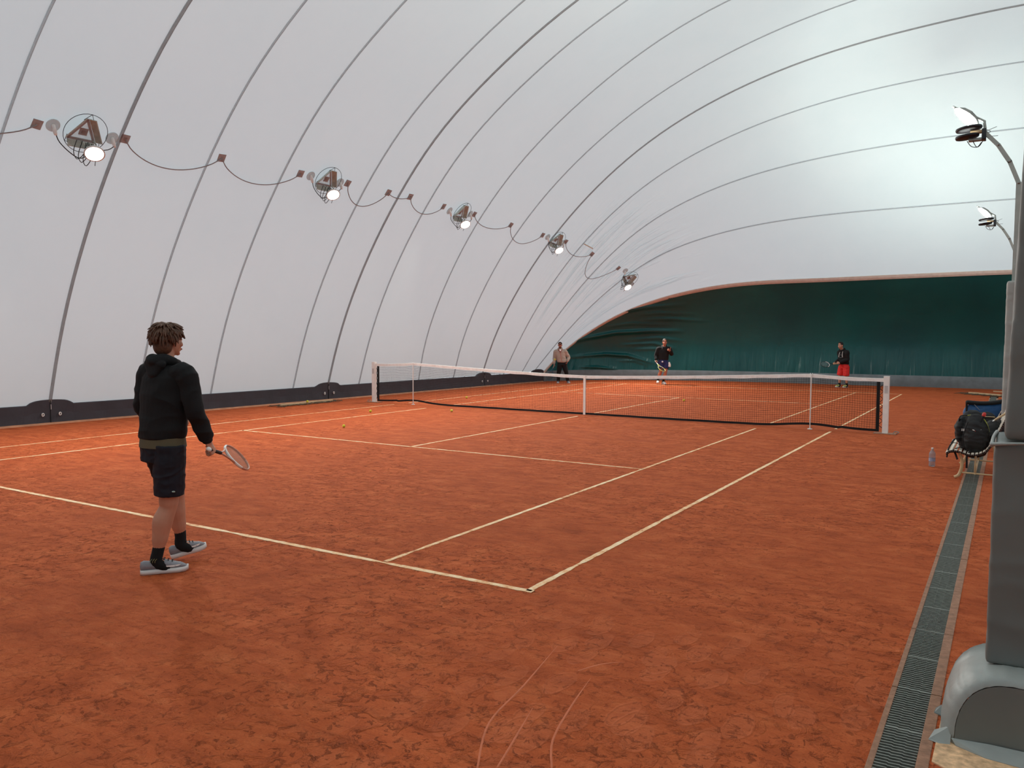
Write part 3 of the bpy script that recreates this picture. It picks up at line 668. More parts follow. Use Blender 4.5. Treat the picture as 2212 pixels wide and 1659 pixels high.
def wall_lamp(y, j, label, seed, scale=1.0, wide=(.52, .53)):
    R = random.Random(seed)
    p = empty('wall_lamp'); ML = local(y, j); p.matrix_world = ML; p.scale = (scale,)*3
    tag(p, label, 'lamp', 'floodlights on the left membrane')
    T = [(0, .29), (-.27, -.17), (.27, -.17)]
    for k in range(3):
        a, b = Vector(T[k]+(0,)), Vector(T[(k+1) % 3]+(0,)); d = (b-a); L = d.length; d.normalize(); o = Vector((d.y, -d.x, 0))
        if o.dot((a+b)/2) < 0: o = -o
        bm = bmesh.new()   # canted board
        z0, z1 = .03, .13; q = []
        for s in (.03, L-.03):
            c = a+d*s
            q.append([bm.verts.new(c+o*0.0+Vector((0, 0, z0))), bm.verts.new(c+o*.075+Vector((0, 0, z1))), bm.verts.new(c+o*.09+Vector((0, 0, z1-.01))), bm.verts.new(c+o*.015+Vector((0, 0, z0-.015)))])
        for i in range(4): bm.faces.new((q[0][i], q[0][(i+1) % 4], q[1][(i+1) % 4], q[1][i]))
        bm.faces.new(q[0][::-1]); bm.faces.new(q[1]); build('bracket_board', bm, M_PINE, p, False)
        bm = bmesh.new(); box(bm, 0, L-.06, -.045, 0, .006, .02, Matrix.Translation(a+d*.03) @ Matrix(((d.x, o.x, 0, 0), (d.y, o.y, 0, 0), (0, 0, 1, 0), (0, 0, 0, 1))))
        build('bracket_flange', bm, M_PATCH, p, False)
    bm = bmesh.new(); box(bm, -.26, .26, -.19, .27, .002, .006)
    for v in bm.verts:
        if v.co.y > 0: v.co.x *= .1
    build('backing_sheet', bm, M_FILM, p, False)
    bm = bmesh.new(); box(bm, -.075, .075, -.06, .075, .008, .014); box(bm, -.03, .03, -.02, .03, .014, .022); build('centre_patch', bm, M_PATCH, p, False)
    bm = bmesh.new(); wire(bm, [(.37*math.cos(a), .02+.37*math.sin(a), .09+.02*math.cos(a)) for a in [2*math.pi*i/32 for i in range(33)]], .0055, k=1); build('hoop', bm, M_DARK, p)
    for k, (x, yy) in enumerate(T):
        a = math.atan2(yy-.02, x); e = Vector((.37*math.cos(a), .02+.37*math.sin(a), .09)); o = Vector((-math.sin(a), math.cos(a), 0))*.09
        bm = bmesh.new()
        for s in (-1, 1): wire(bm, [e, Vector((x*.86, yy*.86, .06))+o*s], .005, k=1)
        build('hoop_stay', bm, M_DARK, p)
    # floodlight on a short yoke, aimed down and into the court
    Mi = ML.to_3x3().inverted(); aim = (Mi @ Vector((.62+R.uniform(-.05, .05), -.30, -.80))).normalized()
    c = Vector((.14, -.22, .30)); ax = aim.cross(Vector((0, 1, 0))).normalized(); ay = aim.cross(ax)
    lamp = None; bm = bmesh.new()
    loft(bm, [(c-aim*.075, ax*.06, ay*.06), (c-aim*.06, ax*.11, ay*.11), (c-aim*.03, ax*.15, ay*.15), (c+aim*.005, ax*.172, ay*.172), (c+aim*.02, ax*.172, ay*.172)], 24, True)
    lamp = build('lamp_housing', bm, M_VENT, p)
    bm = bmesh.new(); loft(bm, [(c+aim*.021, ax*.15, ay*.15), (c+aim*.026, ax*.145, ay*.145)], 24); build('lens', bm, M_LENS, lamp)
    bm = bmesh.new(); wire(bm, [Vector((.2, -.12, .04)), Vector((.21, -.14, .16)), c-aim*.05+ax*.1, c-aim*.08], .014, k=3); wire(bm, [Vector((.0, -.16, .04)), Vector((.02, -.18, .18)), c-aim*.07], .012, k=3)
    build('yoke', bm, M_PINE, p)
    for s in (-1, 1):
        x = wide[0 if s < 0 else 1]*s; bm = bmesh.new()
        loft(bm, [((x, 0, .003), (.12, 0, 0), (0, .12, 0)), ((x, 0, .014), (.115, 0, 0), (0, .115, 0))], 24); pl = build('round_plate', bm, M_PLATE, p, False)
        bm = bmesh.new(); limb(bm, [(x, 0, .01), (x, -.03, .07), (x+.02, -.09, .12)], [.035, .033, .03], n=10); build('spout', bm, M_VENT, pl)
    bm = bmesh.new(); wire(bm, [(-wide[0]+.02, -.08, .12), (-wide[0]+.12, -.22, .14), (-.18, -.36, .2), (-.02, -.38, .26), tuple(c-aim*.07)], .009); wire(bm, [(wide[1]+.02, -.09, .12), (wide[1]-.12, -.15, .2), tuple(c-aim*.07)], .008)
    n = R.choice([1, 2, 3])
    for q in range(n): wire(bm, [(-.15+q*.1, -.1, .16), (-.17+q*.1, -.3-q*.05, .22), (-.08+q*.1, -.42-q*.05, .24), (.0+q*.08, -.3, .24), (.02+q*.05, -.12, .16)], .007)
    wire(bm, [(.2, -.34, .3), (.23, -.46, .3)], .006)
    build('power_cord', bm, M_CORD, p)
    # the lamp's own light
    ld = bpy.data.lights.new('flood_light', 'AREA'); ld.shape = 'DISK'; ld.size = .3; ld.energy = LAMP_W; ld.color = (1, .95, .86); ld.spread = math.radians(150)
    lo = bpy.data.objects.new('flood_light', ld); COL.objects.link(lo); lo.parent = p
    lo.location = c+aim*.035; lo.rotation_euler = (-aim).to_track_quat('Z', 'Y').to_euler()
    return p
wall_lamp(-8.46, 12.72, 'triangular bracket floodlight with wire hoop on the left membrane, nearest to the camera', 3)
wall_lamp(-2.77, 13.03, 'second bracket floodlight from the camera, with a tangle of looped cords across its triangle', 5, .95, (.5, .47))
wall_lamp(2.64, 12.72, 'middle one of the five bracket floodlights on the left membrane', 8, .95, (.58, .6))
wall_lamp(7.45, 12.66, 'fourth bracket floodlight from the camera, mounted on a thick dark seam', 9, .95, (.5, .47))
wall_lamp(10.72, 13.6, 'farthest bracket floodlight, just above the edge of the green curtain', 12, .95, (.5, .45))
def patch_on(parent, y, j):
    ML = local(y, j); bm = bmesh.new(); box(bm, -.085, .085, -.085, .085, .001, .008); box(bm, -.03, .03, -.03, .03, .008, .014)
    bm.transform(Matrix.Rotation(random.uniform(-.1, .1), 4, 'Z')); bm.transform(ML)
    return build('fixing_patch', bm, M_PATCH, parent, False)
def cable(pts, sag, label):
    p = empty('hanging_cable'); tag(p, label, 'cable', 'cables between the wall lamps')
    for q in pts: patch_on(p, *q)
    for (y0, j0), (y1, j1), sg in zip(pts, pts[1:], sag):
        P = []
        for i in range(15):
            t = i/14; y = y0+(y1-y0)*t; j = j0+(j1-j0)*t-(4*t*(1-t))**.8*sg/.43
            f = frame(y, j); P.append(f[0]+f[3]*.02)
        bm = bmesh.new(); wire(bm, P, .011, n=5, k=2); build('cable_span', bm, M_CABLE, p)
    return p
cable([(-11.4, 12.5), (-9.23, 12.62)], [.35], 'grey cable draping from the frame edge to the patch left of the nearest wall lamp')
cable([(-7.70, 12.81), (-5.63, 12.92), (-3.55, 13.02)], [.42, .42], 'grey cable in two loops between the nearest and the second wall lamp')
cable([(-2.08, 13.08), (-.63, 13.08), (.21, 13.13), (1.73, 12.95)], [.5, .1, .35], 'grey cable in three loops between the second and the middle wall lamp')
cable([(3.36, 12.77), (5.12, 12.71), (6.77, 12.67)], [.3, .5], 'grey cable in two loops between the middle and the fourth wall lamp')
cable([(7.92, 12.84), (9.27, 12.89), (10.35, 13.30)], [.35, .95], 'grey cable in two loops between the fourth and the farthest wall lamp')
ML = local(8.8, 13.4); bm = bmesh.new(); limb(bm, [(-.25, 0, .09), (.25, 0, .09)], .02, n=8, k=1); bm.transform(ML)
tag(build('cable_sleeve', bm, mat('sleeve_beige', (206, 198, 178), .6), None), 'short pale tube stuck to the membrane right of the fourth wall lamp', 'tube')

# ------------------------------------------------ lamp poles along the centre line
def lamp_pole(x, y, label, pad_x=None, power=POLE_W, tilt=(0, 0, 1), lens=True):
    p = empty('lamp_pole', (x, y, 0)); tag(p, label, 'lamp post', 'lamp posts along the centre line')
    def seg(name, P, w):
        bm = bmesh.new()
        for a, b in zip(P, P[1:]):
            a, b = Vector(a), Vector(b); d = (b-a).normalized(); A = Vector((0, 1, 0)); Bv = d.cross(A)
            loft(bm, [(a-d*.012, (A+Bv)*w, (A-Bv)*w), (b+d*.012, (A+Bv)*w, (A-Bv)*w)], 4)
        return build(name, bm, M_POLE, p, False)
    seg('shaft', [(0, 0, 0), (0, 0, 4.22)], .036)
    seg('arm_section', [(0, 0, 4.22), (-.13, 0, 4.56)], .030); seg('arm_section', [(-.13, 0, 4.56), (-.29, 0, 4.83)], .030); seg('arm_section', [(-.29, 0, 4.83), (-.47, 0, 5.04)], .028)
    for q in ((0, 4.22), (-.13, 4.56), (-.29, 4.83)):
        bm = bmesh.new(); limb(bm, [(q[0], -.05, q[1]), (q[0], .05, q[1])], .017, n=8, k=1); build('joint_bolt', bm, M_STEEL, p)
    bm = bmesh.new(); limb(bm, [(-.47, 0, 5.02), (-.49, 0, 5.2), (-.53, 0, 5.25), (-.93, 0, 5.51)], [.022, .02, .018, .014], n=6, k=2); build('top_bracket', bm, M_POLE, p)
    # pair of dark disc uplights seen edge-on
    for cx, cz, r in ((-.70, 5.13, .19), (-.72, 5.01, .17)):
        up = Vector((-.12, 0, 1)).normalized(); A = Vector((0, 1, 0)); Bv = up.cross(A); c = Vector((cx, 0, cz)); bm = bmesh.new()
        loft(bm, [(c-up*.03, A*r*.6, Bv*r*.6), (c-up*.02, A*r*.95, Bv*r*.95), (c, A*r, Bv*r), (c+up*.02, A*r*.97, Bv*r*.97)], 24); d = build('uplight_disc', bm, M_DARK, p)
        bm = bmesh.new(); loft(bm, [(c+up*.021, A*r*.85, Bv*r*.85), (c+up*.025, A*r*.84, Bv*r*.84)], 24); build('lens', bm, M_LENS2, d)
        bm = bmesh.new(); box(bm, cx+.02, cx+.24, -.04, .04, cz-.085, cz-.035, bev=.012); build('driver_box', bm, M_CREAM if cz > 5.1 else M_STEEL, p)
    bm = bmesh.new(); box(bm, -.52, -.46, -.09, .09, 4.93, 5.10, bev=.01); build('mounting_block', bm, M_DARK, p)
    bm = bmesh.new()
    wire(bm, [(-.72, .03, 4.95), (-.66, .03, 4.86), (-.56, .0, 4.84), (-.5, 0, 4.93)], .006); wire(bm, [(-.64, -.04, 4.93), (-.58, -.03, 4.83), (-.52, -.02, 4.9)], .006)
    wire(bm, [(-.46, 0, 5.07), (-.32, .0, 5.12)], .004); wire(bm, [(-.48, 0, 4.98), (-.3, 0, 4.98)], .004); wire(bm, [(-.46, 0, 5.09), (-.4, .02, 5.06), (-.46, 0, 5.03)], .004)
    build('loose_cables', bm, M_CORD, p)
    # tilted floodlight whose bright face is seen from below
    N_ = Vector((-.62, -.46, -.64)).normalized(); Lx = Vector((.72, 0, -.70)); Lx = (Lx-N_*Lx.dot(N_)).normalized(); Ly = N_.cross(Lx); c = Vector((-.73, .0, 5.31)); bm = bmesh.new()
    loft(bm, [(c-N_*.05, Lx*.18, Ly*.12), (c-N_*.0, Lx*.25, Ly*.13), (c+N_*.012, Lx*.25, Ly*.13)], 8); d = build('flood_housing', bm, M_STEEL, p, False)
    bm = bmesh.new(); loft(bm, [(c+N_*.013, Lx*.23, Ly*.115), (c+N_*.017, Lx*.23, Ly*.115)], 8); build('flood_lens', bm, M_LENS2, d, False)
    for nm, dv, e, sz, loc in (('up_light', Vector(tilt), power, .3, Vector((-.72, 0, 5.22))),):
        ld = bpy.data.lights.new(nm, 'AREA'); ld.shape = 'DISK'; ld.size = sz; ld.energy = e; ld.color = (.96, 1, .93)
        lo = bpy.data.objects.new(nm, ld); COL.objects.link(lo); lo.parent = p; lo.location = loc; lo.rotation_euler = (-dv.normalized()).to_track_quat('Z', 'Y').to_euler()
    return p
lamp_pole(8.40, -2.0, 'tall grey lamp post bending towards the court, the nearer and larger in view', tilt=(0, .15, 1))
lamp_pole(8.39, 9.5, 'far lamp post showing only its small lamp head behind the nearer post', tilt=(.1, .35, 1), power=POLE_W*.8)
lamp_pole(8.62, -12.3, 'lamp post inside the padded pillar by the camera', tilt=(0, -.2, 1))
def pad(name, x0, x1, y0, y1, z0, z1, m, lean=0.0, noise=.008, voxel=.022, parent=None, seed=0, tap=0.0):
    bm = bmesh.new(); box(bm, x0, x1, y0, y1, z0, z1)
    for v in bm.verts:
        t = (v.co.z-z0)/(z1-z0); v.co.x += lean*t*(1 if v.co.x < (x0+x1)/2 else -1)
    bmesh.ops.subdivide_edges(bm, edges=bm.edges[:], cuts=1)
    return remesh(name, bm, m, parent, voxel, 3, noise, 2.6)
pp = empty('post_padding', (8.43, -2.0, 0)); tag(pp, 'pale grey padding box around the foot of the nearer lamp post', 'padding')
pad('pad_sleeve', -.13, .18, -.16, .16, 0.01, 2.72, M_PADL, noise=.006, parent=pp)
# ------------------------------------------------ padded pillar by the camera
pil = empty('padded_pillar', (8.6, -12.3, 0)); tag(pil, 'tall grey vinyl padded pillar cut by the right edge of the frame', 'pillar')
pad('lower_pad', -.273, .28, -.24, .25, .345, 1.372, M_PAD, noise=.005, voxel=.014, parent=pil)
pad('upper_pad', -.237, .26, -.25, .23, 1.392, 3.7, M_PAD, lean=.056, noise=.003, voxel=.016, parent=pil)
bm = bmesh.new(); limb(bm, [(-.285, -.255, 1.365), (-.1, -.262, 1.38), (.28, -.255, 1.385)], [(.009, .011), (.006, .010), (.006, .010)], n=8); limb(bm, [(-.285, -.25, 1.36), (-.28, 0, 1.375), (-.27, .24, 1.375)], .009, n=8)
build('rolled_rim', bm, M_PADL, pil)
bas_ = empty('pillar_base_cover', (8.46, -12.4, 0)); tag(bas_, 'rounded grey vinyl cover bulging over the pillar foot, with a torn corner flap', 'cover')
def arch(hw, h, y, n=28, e=2.5, z0=0.005):
    P = []
    for i in range(n+1):
        a = math.pi*i/n; c, s = math.cos(a), math.sin(a)
        P.append((-hw*abs(c)**(2/e)*(1 if c > 0 else -1), y, z0+h*abs(s)**(2/e)))
    return P
RG = [(.245, .315, -.325), (.262, .335, -.318), (.285, .345, -.29), (.305, .348, -.22), (.31, .34, -.1), (.31, .33, .05), (.30, .32, .25)]
bm = bmesh.new(); rows = []
for ri, (hw, h, y) in enumerate(RG):
    P = arch(hw, h, y, 64)
    row = []
    for i, q in enumerate(P):
        f = .006*math.sin(i*1.9+ri*.8)*math.sin(i*.43+1)*(1 if 1 <= ri <= 3 else .25)
        row.append(bm.verts.new((q[0]*(1+f*2.2), q[1]+(f*.8 if ri < 4 else 0), q[2]*(1+f*2)+.0)))
    rows.append(row)
for a, b in zip(rows, rows[1:]):
    for i in range(64): bm.faces.new((a[i], b[i], b[i+1], a[i+1]))
bm.faces.new(rows[-1]); build('vinyl_cover', bm, M_PADL, bas_)
bm = bmesh.new(); P = arch(.243, .312, -.326, 40)
c = bm.verts.new((0, -.333, .14)); L = [bm.verts.new(q) for q in P]
for i in range(40): bm.faces.new((L[i], c, L[i+1]))
bm.faces.new((L[40], c, L[0])); bmesh.ops.recalc_face_normals(bm, faces=bm.faces); build('front_panel', bm, M_PAD, bas_)
# flared hem lying on the clay and the torn corner flap
V = [(-.255, -.325, .03), (-.235, -.345, .010), (-.12, -.40, .008), (.3, -.44, .008), (.3, -.34, .05), (-.1, -.335, .045)]
pydata('front_hem', V+[(x, y, z-.004) for x, y, z in V], [(0, 1, 2, 5), (5, 2, 3, 4), (6, 11, 8, 7), (11, 10, 9, 8), (1, 7, 8, 2), (2, 8, 9, 3), (0, 6, 7, 1)], M_PADL, bas_)
V = [(-.255, -.30, .075), (-.258, -.345, .004), (-.30, -.36, .004), (-.345, -.345, .006), (-.325, -.30, .035)]
pydata('torn_flap', V+[(x, y+.003, z+.003) for x, y, z in V], [(0, 1, 2, 3, 4), (9, 8, 7, 6, 5), (0, 4, 9, 5), (3, 2, 7, 8), (4, 3, 8, 9), (1, 6, 7, 2)], M_PADL, bas_)
V = [(-.345, -.03, .004), (-.31, -.05, .004), (-.315, .02, .03), (-.34, .01, .01)]
pydata('rear_flap', V+[(x, y+.003, z+.003) for x, y, z in V], [(0, 1, 2, 3), (7, 6, 5, 4)], M_PAD, bas_)
m_sl = mat('speckled_slab', (226, 182, 140), .85, var=.35, vscale=28, bump=.5, bscale=60)
V = [(8.143, -12.95), (8.35, -13.08), (8.9, -13.2), (8.9, -12.0), (8.19, -12.28), (8.15, -12.45)]
sl = pydata('concrete_slab', [(x, y, .0) for x, y in V]+[(x, y, .006) for x, y in V], [(6, 7, 8, 9, 10, 11)]+[(i, (i+1) % 6, 6+(i+1) % 6, 6+i) for i in range(6)], m_sl)
tag(sl, 'pale speckled concrete slab under the pillar foot beside the drain', 'slab')

# ------------------------------------------------ benches
PROF = [(7.705, .325), (7.77, .365), (7.86, .36), (7.96, .33), (8.06, .335), (8.15, .38), (8.215, .47), (8.275, .59), (8.33, .72), (8.375, .84)]
def bench(y0, y1, label, n=20):
    b = empty('slatted_bench', (8.0, y0, 0)); tag(b, label, 'bench', 'slatted benches by the drain')
    C = catmull([(x-8.0, 0, z) for x, z in PROF], .01, 8); C = [q[0] for q in C]
    d = [0]
    for a, c in zip(C, C[1:]): d.append(d[-1]+(c-a).length)
    def at(s):
        for i in range(len(C)-1):
            if d[i+1] >= s: return C[i].lerp(C[i+1], (s-d[i])/(d[i+1]-d[i])), (C[i+1]-C[i]).normalized()
        return C[-1], (C[-1]-C[-2]).normalized()
    L = y1-y0
    for k in range(n):
        p, t = at(d[-1]*(k+.5)/n); nn = Vector((-t.z, 0, t.x)); w = d[-1]/n*.31
        Mx = Matrix(((t.x, 0, nn.x, p.x), (0, 1, 0, 0), (t.z, 0, nn.z, p.z), (0, 0, 0, 1)))
        bm = bmesh.new(); box(bm, -w, w, 0, L, -.004, .016, Mx); s = build('slat', bm, M_SLAT, b, False)
        bm = bmesh.new(); box(bm, -w*.9, w*.9, -.003, 0.0, -.006, .012, Mx); build('slat_end', bm, M_SLATD, s, False)
        if k < n-1:
            p, t = at(d[-1]*(k+1)/n); nn = Vector((-t.z, 0, t.x)); Mx = Matrix(((t.x, 0, nn.x, p.x), (0, 1, 0, 0), (t.z, 0, nn.z, p.z), (0, 0, 0, 1)))
            bm = bmesh.new(); box(bm, -w*.75, w*.75, .008, .05, -.008, .012, Mx); build('rubber_spacer', bm, M_BLACK, b, False)
    for yy in (.09, L-.12):
        bm = bmesh.new(); limb(bm, [(-.19, yy, .015), (-.14, yy, .05), (-.11, yy, .15), (-.11, yy, .25), (-.14, yy, .34)], [(.012, .02), (.014, .02), (.018, .02), (.016, .02), (.012, .02)], n=8, round_caps=False, ref=(0, 1, 0)); build('front_leg', bm, M_CREAM, b)
        bm = bmesh.new(); limb(bm, [(.42, yy, .015), (.36, yy, .06), (.30, yy, .16), (.27, yy, .3), (.24, yy, .46)], .017, n=8, round_caps=False); build('rear_leg', bm, M_CREAM, b)
        bm = bmesh.new(); limb(bm, [(-.12, yy, .085), (.33, yy, .075)], .011, n=6, k=1, round_caps=False); build('cross_bar', bm, M_CREAM, b)
        bm = bmesh.new(); limb(bm, [(.045, yy, .08), (.045, yy, .325)], .013, n=6, k=1, round_caps=False); build('strut', bm, M_CREAM, b)
        bm = bmesh.new(); limb(bm, [q-Vector((0, 0, .018))+Vector((0, yy, 0)) for q in C[::6]], .009, n=6, k=1, round_caps=False); build('curved_rail', bm, M_SLATD, b)
    bm = bmesh.new(); limb(bm, [(.045, .05, .08), (.045, L-.1, .08)], .01, n=6, k=1, round_caps=False); build('long_bar', bm, M_CREAM, b)
    return b
bench(-4.9, -3.35, 'curved white-slatted bench by the drain with a black backpack on it, nearer of two')
bench(-1.74, -.2, 'farther white-slatted bench, mostly hidden behind the bags')
# ------------------------------------------------ backpack
M_BAG = mat('black_bag', (20, 21, 23), .7, var=.25, vscale=6, bump=.5, bscale=25)
M_BAG2 = mat('black_bag_matte', (12, 13, 14), .85)
M_RED = mat('red_cap', (206, 52, 44), .5)
M_LIME = mat('lime_piping', (178, 184, 66), .6)
bp = empty('backpack', (8.0, -4.62, .36)); tag(bp, 'bulging black backpack with a red-capped racket grip sticking out, on the near bench', 'backpack')
bm = bmesh.new()
limb(bm, [(.03, .10, .02), (.0, .08, .15), (-.02, .10, .32), (.0, .14, .44)], [(.16, .13), (.185, .15), (.18, .13), (.12, .08)], n=20, ref=(1, 0, 0))
limb(bm, [(.05, -.03, .03), (.04, -.06, .15), (.03, -.04, .30), (.02, 0, .42)], [(.12, .08), (.145, .10), (.135, .09), (.09, .06)], n=20, ref=(1, 0, 0))
limb(bm, [(-.15, .05, .15), (-.16, .05, .3), (-.13, .08, .4)], [(.05, .09), (.06, .1), (.04, .07)], n=12, ref=(1, 0, 0))
remesh('bag_body', bm, M_BAG, bp, .012, 5, .008, 7)
bm = bmesh.new(); limb(bm, [(-.09, -.13, .05), (-.105, -.15, .2), (-.06, -.12, .38)], .006, n=6); limb(bm, [(.17, -.09, .05), (.185, -.10, .2), (.15, -.07, .36), (.03, -.02, .44)], .006, n=6); build('seam_piping', bm, M_BAG2, bp)
bm = bmesh.new(); limb(bm, [(.18, -.05, .18), (.175, -.05, .3), (.12, -.03, .42), (.02, .0, .47), (-.1, .02, .45)], .005, n=6); build('lime_piping', bm, M_LIME, bp)
bm = bmesh.new(); limb(bm, [(.03, -.12, .27), (.07, -.08, .36), (.115, -.05, .47)], [.021, .018, .017], n=10); rg = build('racket_grip', bm, M_BLACK, bp)
bm = bmesh.new(); limb(bm, [(.115, -.05, .475), (.12, -.047, .492)], [.024, .022], n=12, k=1); build('butt_cap', bm, M_RED, rg)
bm = bmesh.new(); limb(bm, [(.015, -.135, .235), (.035, -.125, .275)], [.012, .018], n=8, k=1); build('red_tab', bm, M_RED, rg)
bm = bmesh.new(); limb(bm, [(.0, -.14, .285), (.04, -.13, .275), (.09, -.12, .29)], .006, n=6); build('white_loop', bm, M_WHITE, rg)
bm = bmesh.new(); limb(bm, [(-.17, 0, .38), (-.15, -.02, .45), (-.08, 0, .46)], [(.006, .02)]*3, n=6); build('grab_handle', bm, M_BAG2, bp)
for P in ([(-.12, -.05, .06), (-.22, -.12, .1), (-.27, -.17, .02), (-.285, -.18, -.09)], [(-.1, -.08, .05), (-.2, -.16, .02), (-.18, -.2, -.05), (-.16, -.24, -.1)], [(-.02, -.1, .0), (-.05, -.26, -.04), (-.05, -.27, -.16), (-.05, -.27, -.2)], [(-.1, 0, .08), (-.19, -.05, .15), (-.24, -.12, .09)]):
    bm = bmesh.new(); limb(bm, P, [(.004, .014)]*4, n=6); build('strap', bm, M_BAG2, bp)
bm = bmesh.new()
for k, x in enumerate((-.13, -.115, -.105)): box(bm, x, x+.006, -.115+k*.002, -.105, .26, .29)
build('small_white_mark', bm, M_WHITE, bp, False)
rb = empty('racket_bag', (8.2, -3.9, .55)); tag(rb, 'black racket bag leaning behind the backpack against the bench back', 'bag')
bm = bmesh.new(); limb(bm, [(.02, -.45, -.06), (.03, -.25, .02), (.05, -.05, .05)], [(.10, .10), (.14, .15), (.12, .13)], n=18, ref=(1, 0, 0)); remesh('bag_body', bm, M_BAG2, rb, .015, 4, .012, 5)
# white racket resting across the bag
def racket(name, label, hand, k, nrm, col, grip, string=None, tip=None, strings=True, cat='racket', scale=1.0):
    """hand = point on the grip, k = direction towards the head, nrm = normal of the string bed"""
    p = empty(name, hand); tag(p, label, cat, 'tennis rackets'); k = Vector(k).normalized(); nrm = Vector(nrm); nrm = (nrm-k*nrm.dot(k)).normalized(); s = k.cross(nrm)
    Q = lambda a, b, c=0: (k*a+s*b+nrm*c)*scale
    bm = bmesh.new(); limb(bm, [Q(-.10, 0), Q(.10, 0)], [(.016, .014)]*2, n=8, k=1, ref=s); g = build('grip', bm, grip, p)
    bm = bmesh.new(); limb(bm, [Q(-.115, 0), Q(-.10, 0)], [(.02, .018)]*2, n=8, k=1, ref=s); build('butt_cap', bm, tip or grip, g)
    bm = bmesh.new(); H = [Q(.42+.17*math.cos(a), .128*math.sin(a)) for a in [2*math.pi*i/36 for i in range(37)]]
    limb(bm, H, [(.011, .0065)]*37, n=6, k=1, ref=nrm, round_caps=False)
    for e in (-1, 1): limb(bm, [Q(.10, e*.006), Q(.17, e*.022), Q(.25, e*.055), Q(.29, e*.08)], .0085, n=6, k=3)
    build('frame', bm, col, p)
    if tip:
        bm = bmesh.new(); H2 = [Q(.42+.17*math.cos(a), .128*math.sin(a)) for a in [math.pi*(.62+.76*i/16) for i in range(17)]]
        limb(bm, H2, [(.0125, .008)]*17, n=6, k=1, ref=nrm, round_caps=False); build('frame_bridge', bm, tip, p)
    bm = bmesh.new()
    for i in range(-7, 8):
        b = i*.0165; h = .165*math.sqrt(max(0, 1-(b/.126)**2)); wire(bm, [Q(.42-h, b), Q(.42+h, b)], .0011, n=3, k=1)
    for i in range(-9, 10):
        a = i*.0172; h = .124*math.sqrt(max(0, 1-(a/.168)**2)); wire(bm, [Q(.42+a, -h), Q(.42+a, h)], .0011, n=3, k=1)
    st = build('strings', bm, string or M_BLACK, p); st['kind'] = 'stuff'
    return p
M_TAN = mat('tan_grip', (206, 178, 140), .7)
racket('tennis_racket', 'white racket with a tan grip lying over the black bag behind the pillar edge', (8.31, -4.22, .80), (-.62, .38, -.52), (.2, -.4, .9), M_WHITE, M_TAN, tip=M_LIME)
M_BLUE = mat('blue_bag', (20, 78, 132), .5, bump=.4, bscale=20)
bb = empty('blue_racket_bag', (8.03, -1.38, .47)); tag(bb, 'blue and black racket bag lying on the farther bench', 'bag')
bm = bmesh.new(); limb(bm, [(-.22, -.05, .17), (-.1, -.03, .12), (.08, 0, .13), (.26, .05, .20)], [(.12, .05), (.19, .09), (.19, .11), (.13, .09)], n=14, ref=(0, 0, 1)); remesh('bag_body', bm, M_BLUE, bb, .014, 4, .006, 8)
bm = bmesh.new(); limb(bm, [(-.22, -.06, .30), (-.05, -.05, .29), (.12, -.02, .30), (.3, .04, .34)], [(.035, .08)]*4, n=10, ref=(0, 0, 1)); build('black_top_panel', bm, M_BAG2, bb)
bm = bmesh.new(); limb(bm, [(-.235, -.08, .29), (-.23, -.1, .15), (-.2, -.1, -.05)], .016, n=8); build('strap', bm, M_BAG2, bb)
bm = bmesh.new(); limb(bm, [(-.12, -.14, .27), (-.04, -.14, .18)], [(.004, .012)]*2, n=6); build('pale_stripe', bm, M_STEEL, bb)
dk = empty('dark_bag', (8.12, -3.62, .56)); tag(dk, 'dark duffel bag on the far end of the near bench, behind the backpack', 'bag')
bm = bmesh.new(); limb(bm, [(-.1, -.1, -.02), (-.03, .02, .02), (.02, .14, .06), (.05, .22, .08)], [(.15, .13), (.19, .15), (.18, .14), (.1, .1)], n=16, ref=(0, 0, 1)); remesh('bag_body', bm, M_BAG2, dk, .016, 4, .01, 5)
bm = bmesh.new(); limb(bm, [(-.2, -.2, .1), (-.05, -.1, .17), (.1, 0, .17)], [(.005, .02)]*3, n=6); build('tan_panel', bm, M_TAN, dk)

# ------------------------------------------------ water bottle
M_PET = mat('clear_plastic', (214, 222, 232), .12, spec=.6, Transmission_Weight=.72, IOR=1.25)
M_BLBL = mat('bottle_label', (158, 168, 196), .5)
bt = empty('water_bottle', (7.48, -3.87, 0)); tag(bt, 'clear plastic water bottle standing on the clay left of the bench', 'bottle')
bm = bmesh.new(); R_ = [(.0, .034), (.01, .042), (.03, .043), (.05, .0405), (.07, .043), (.13, .043), (.15, .040), (.165, .043), (.19, .040), (.215, .026), (.232, .015), (.248, .0145)]
loft(bm, [((0, 0, z+.001), (r, 0, 0), (0, r, 0)) for z, r in R_], 24); build('bottle_body', bm, M_PET, bt)
bm = bmesh.new(); loft(bm, [((0, 0, z), (.0435, 0, 0), (0, .0435, 0)) for z in (.075, .12)], 24, cap=False); build('label_band', bm, M_BLBL, bt)
bm = bmesh.new(); loft(bm, [((0, 0, z), (.0165, 0, 0), (0, .0165, 0)) for z in (.248, .266)], 16); build('screw_cap', bm, M_WHITE, bt)

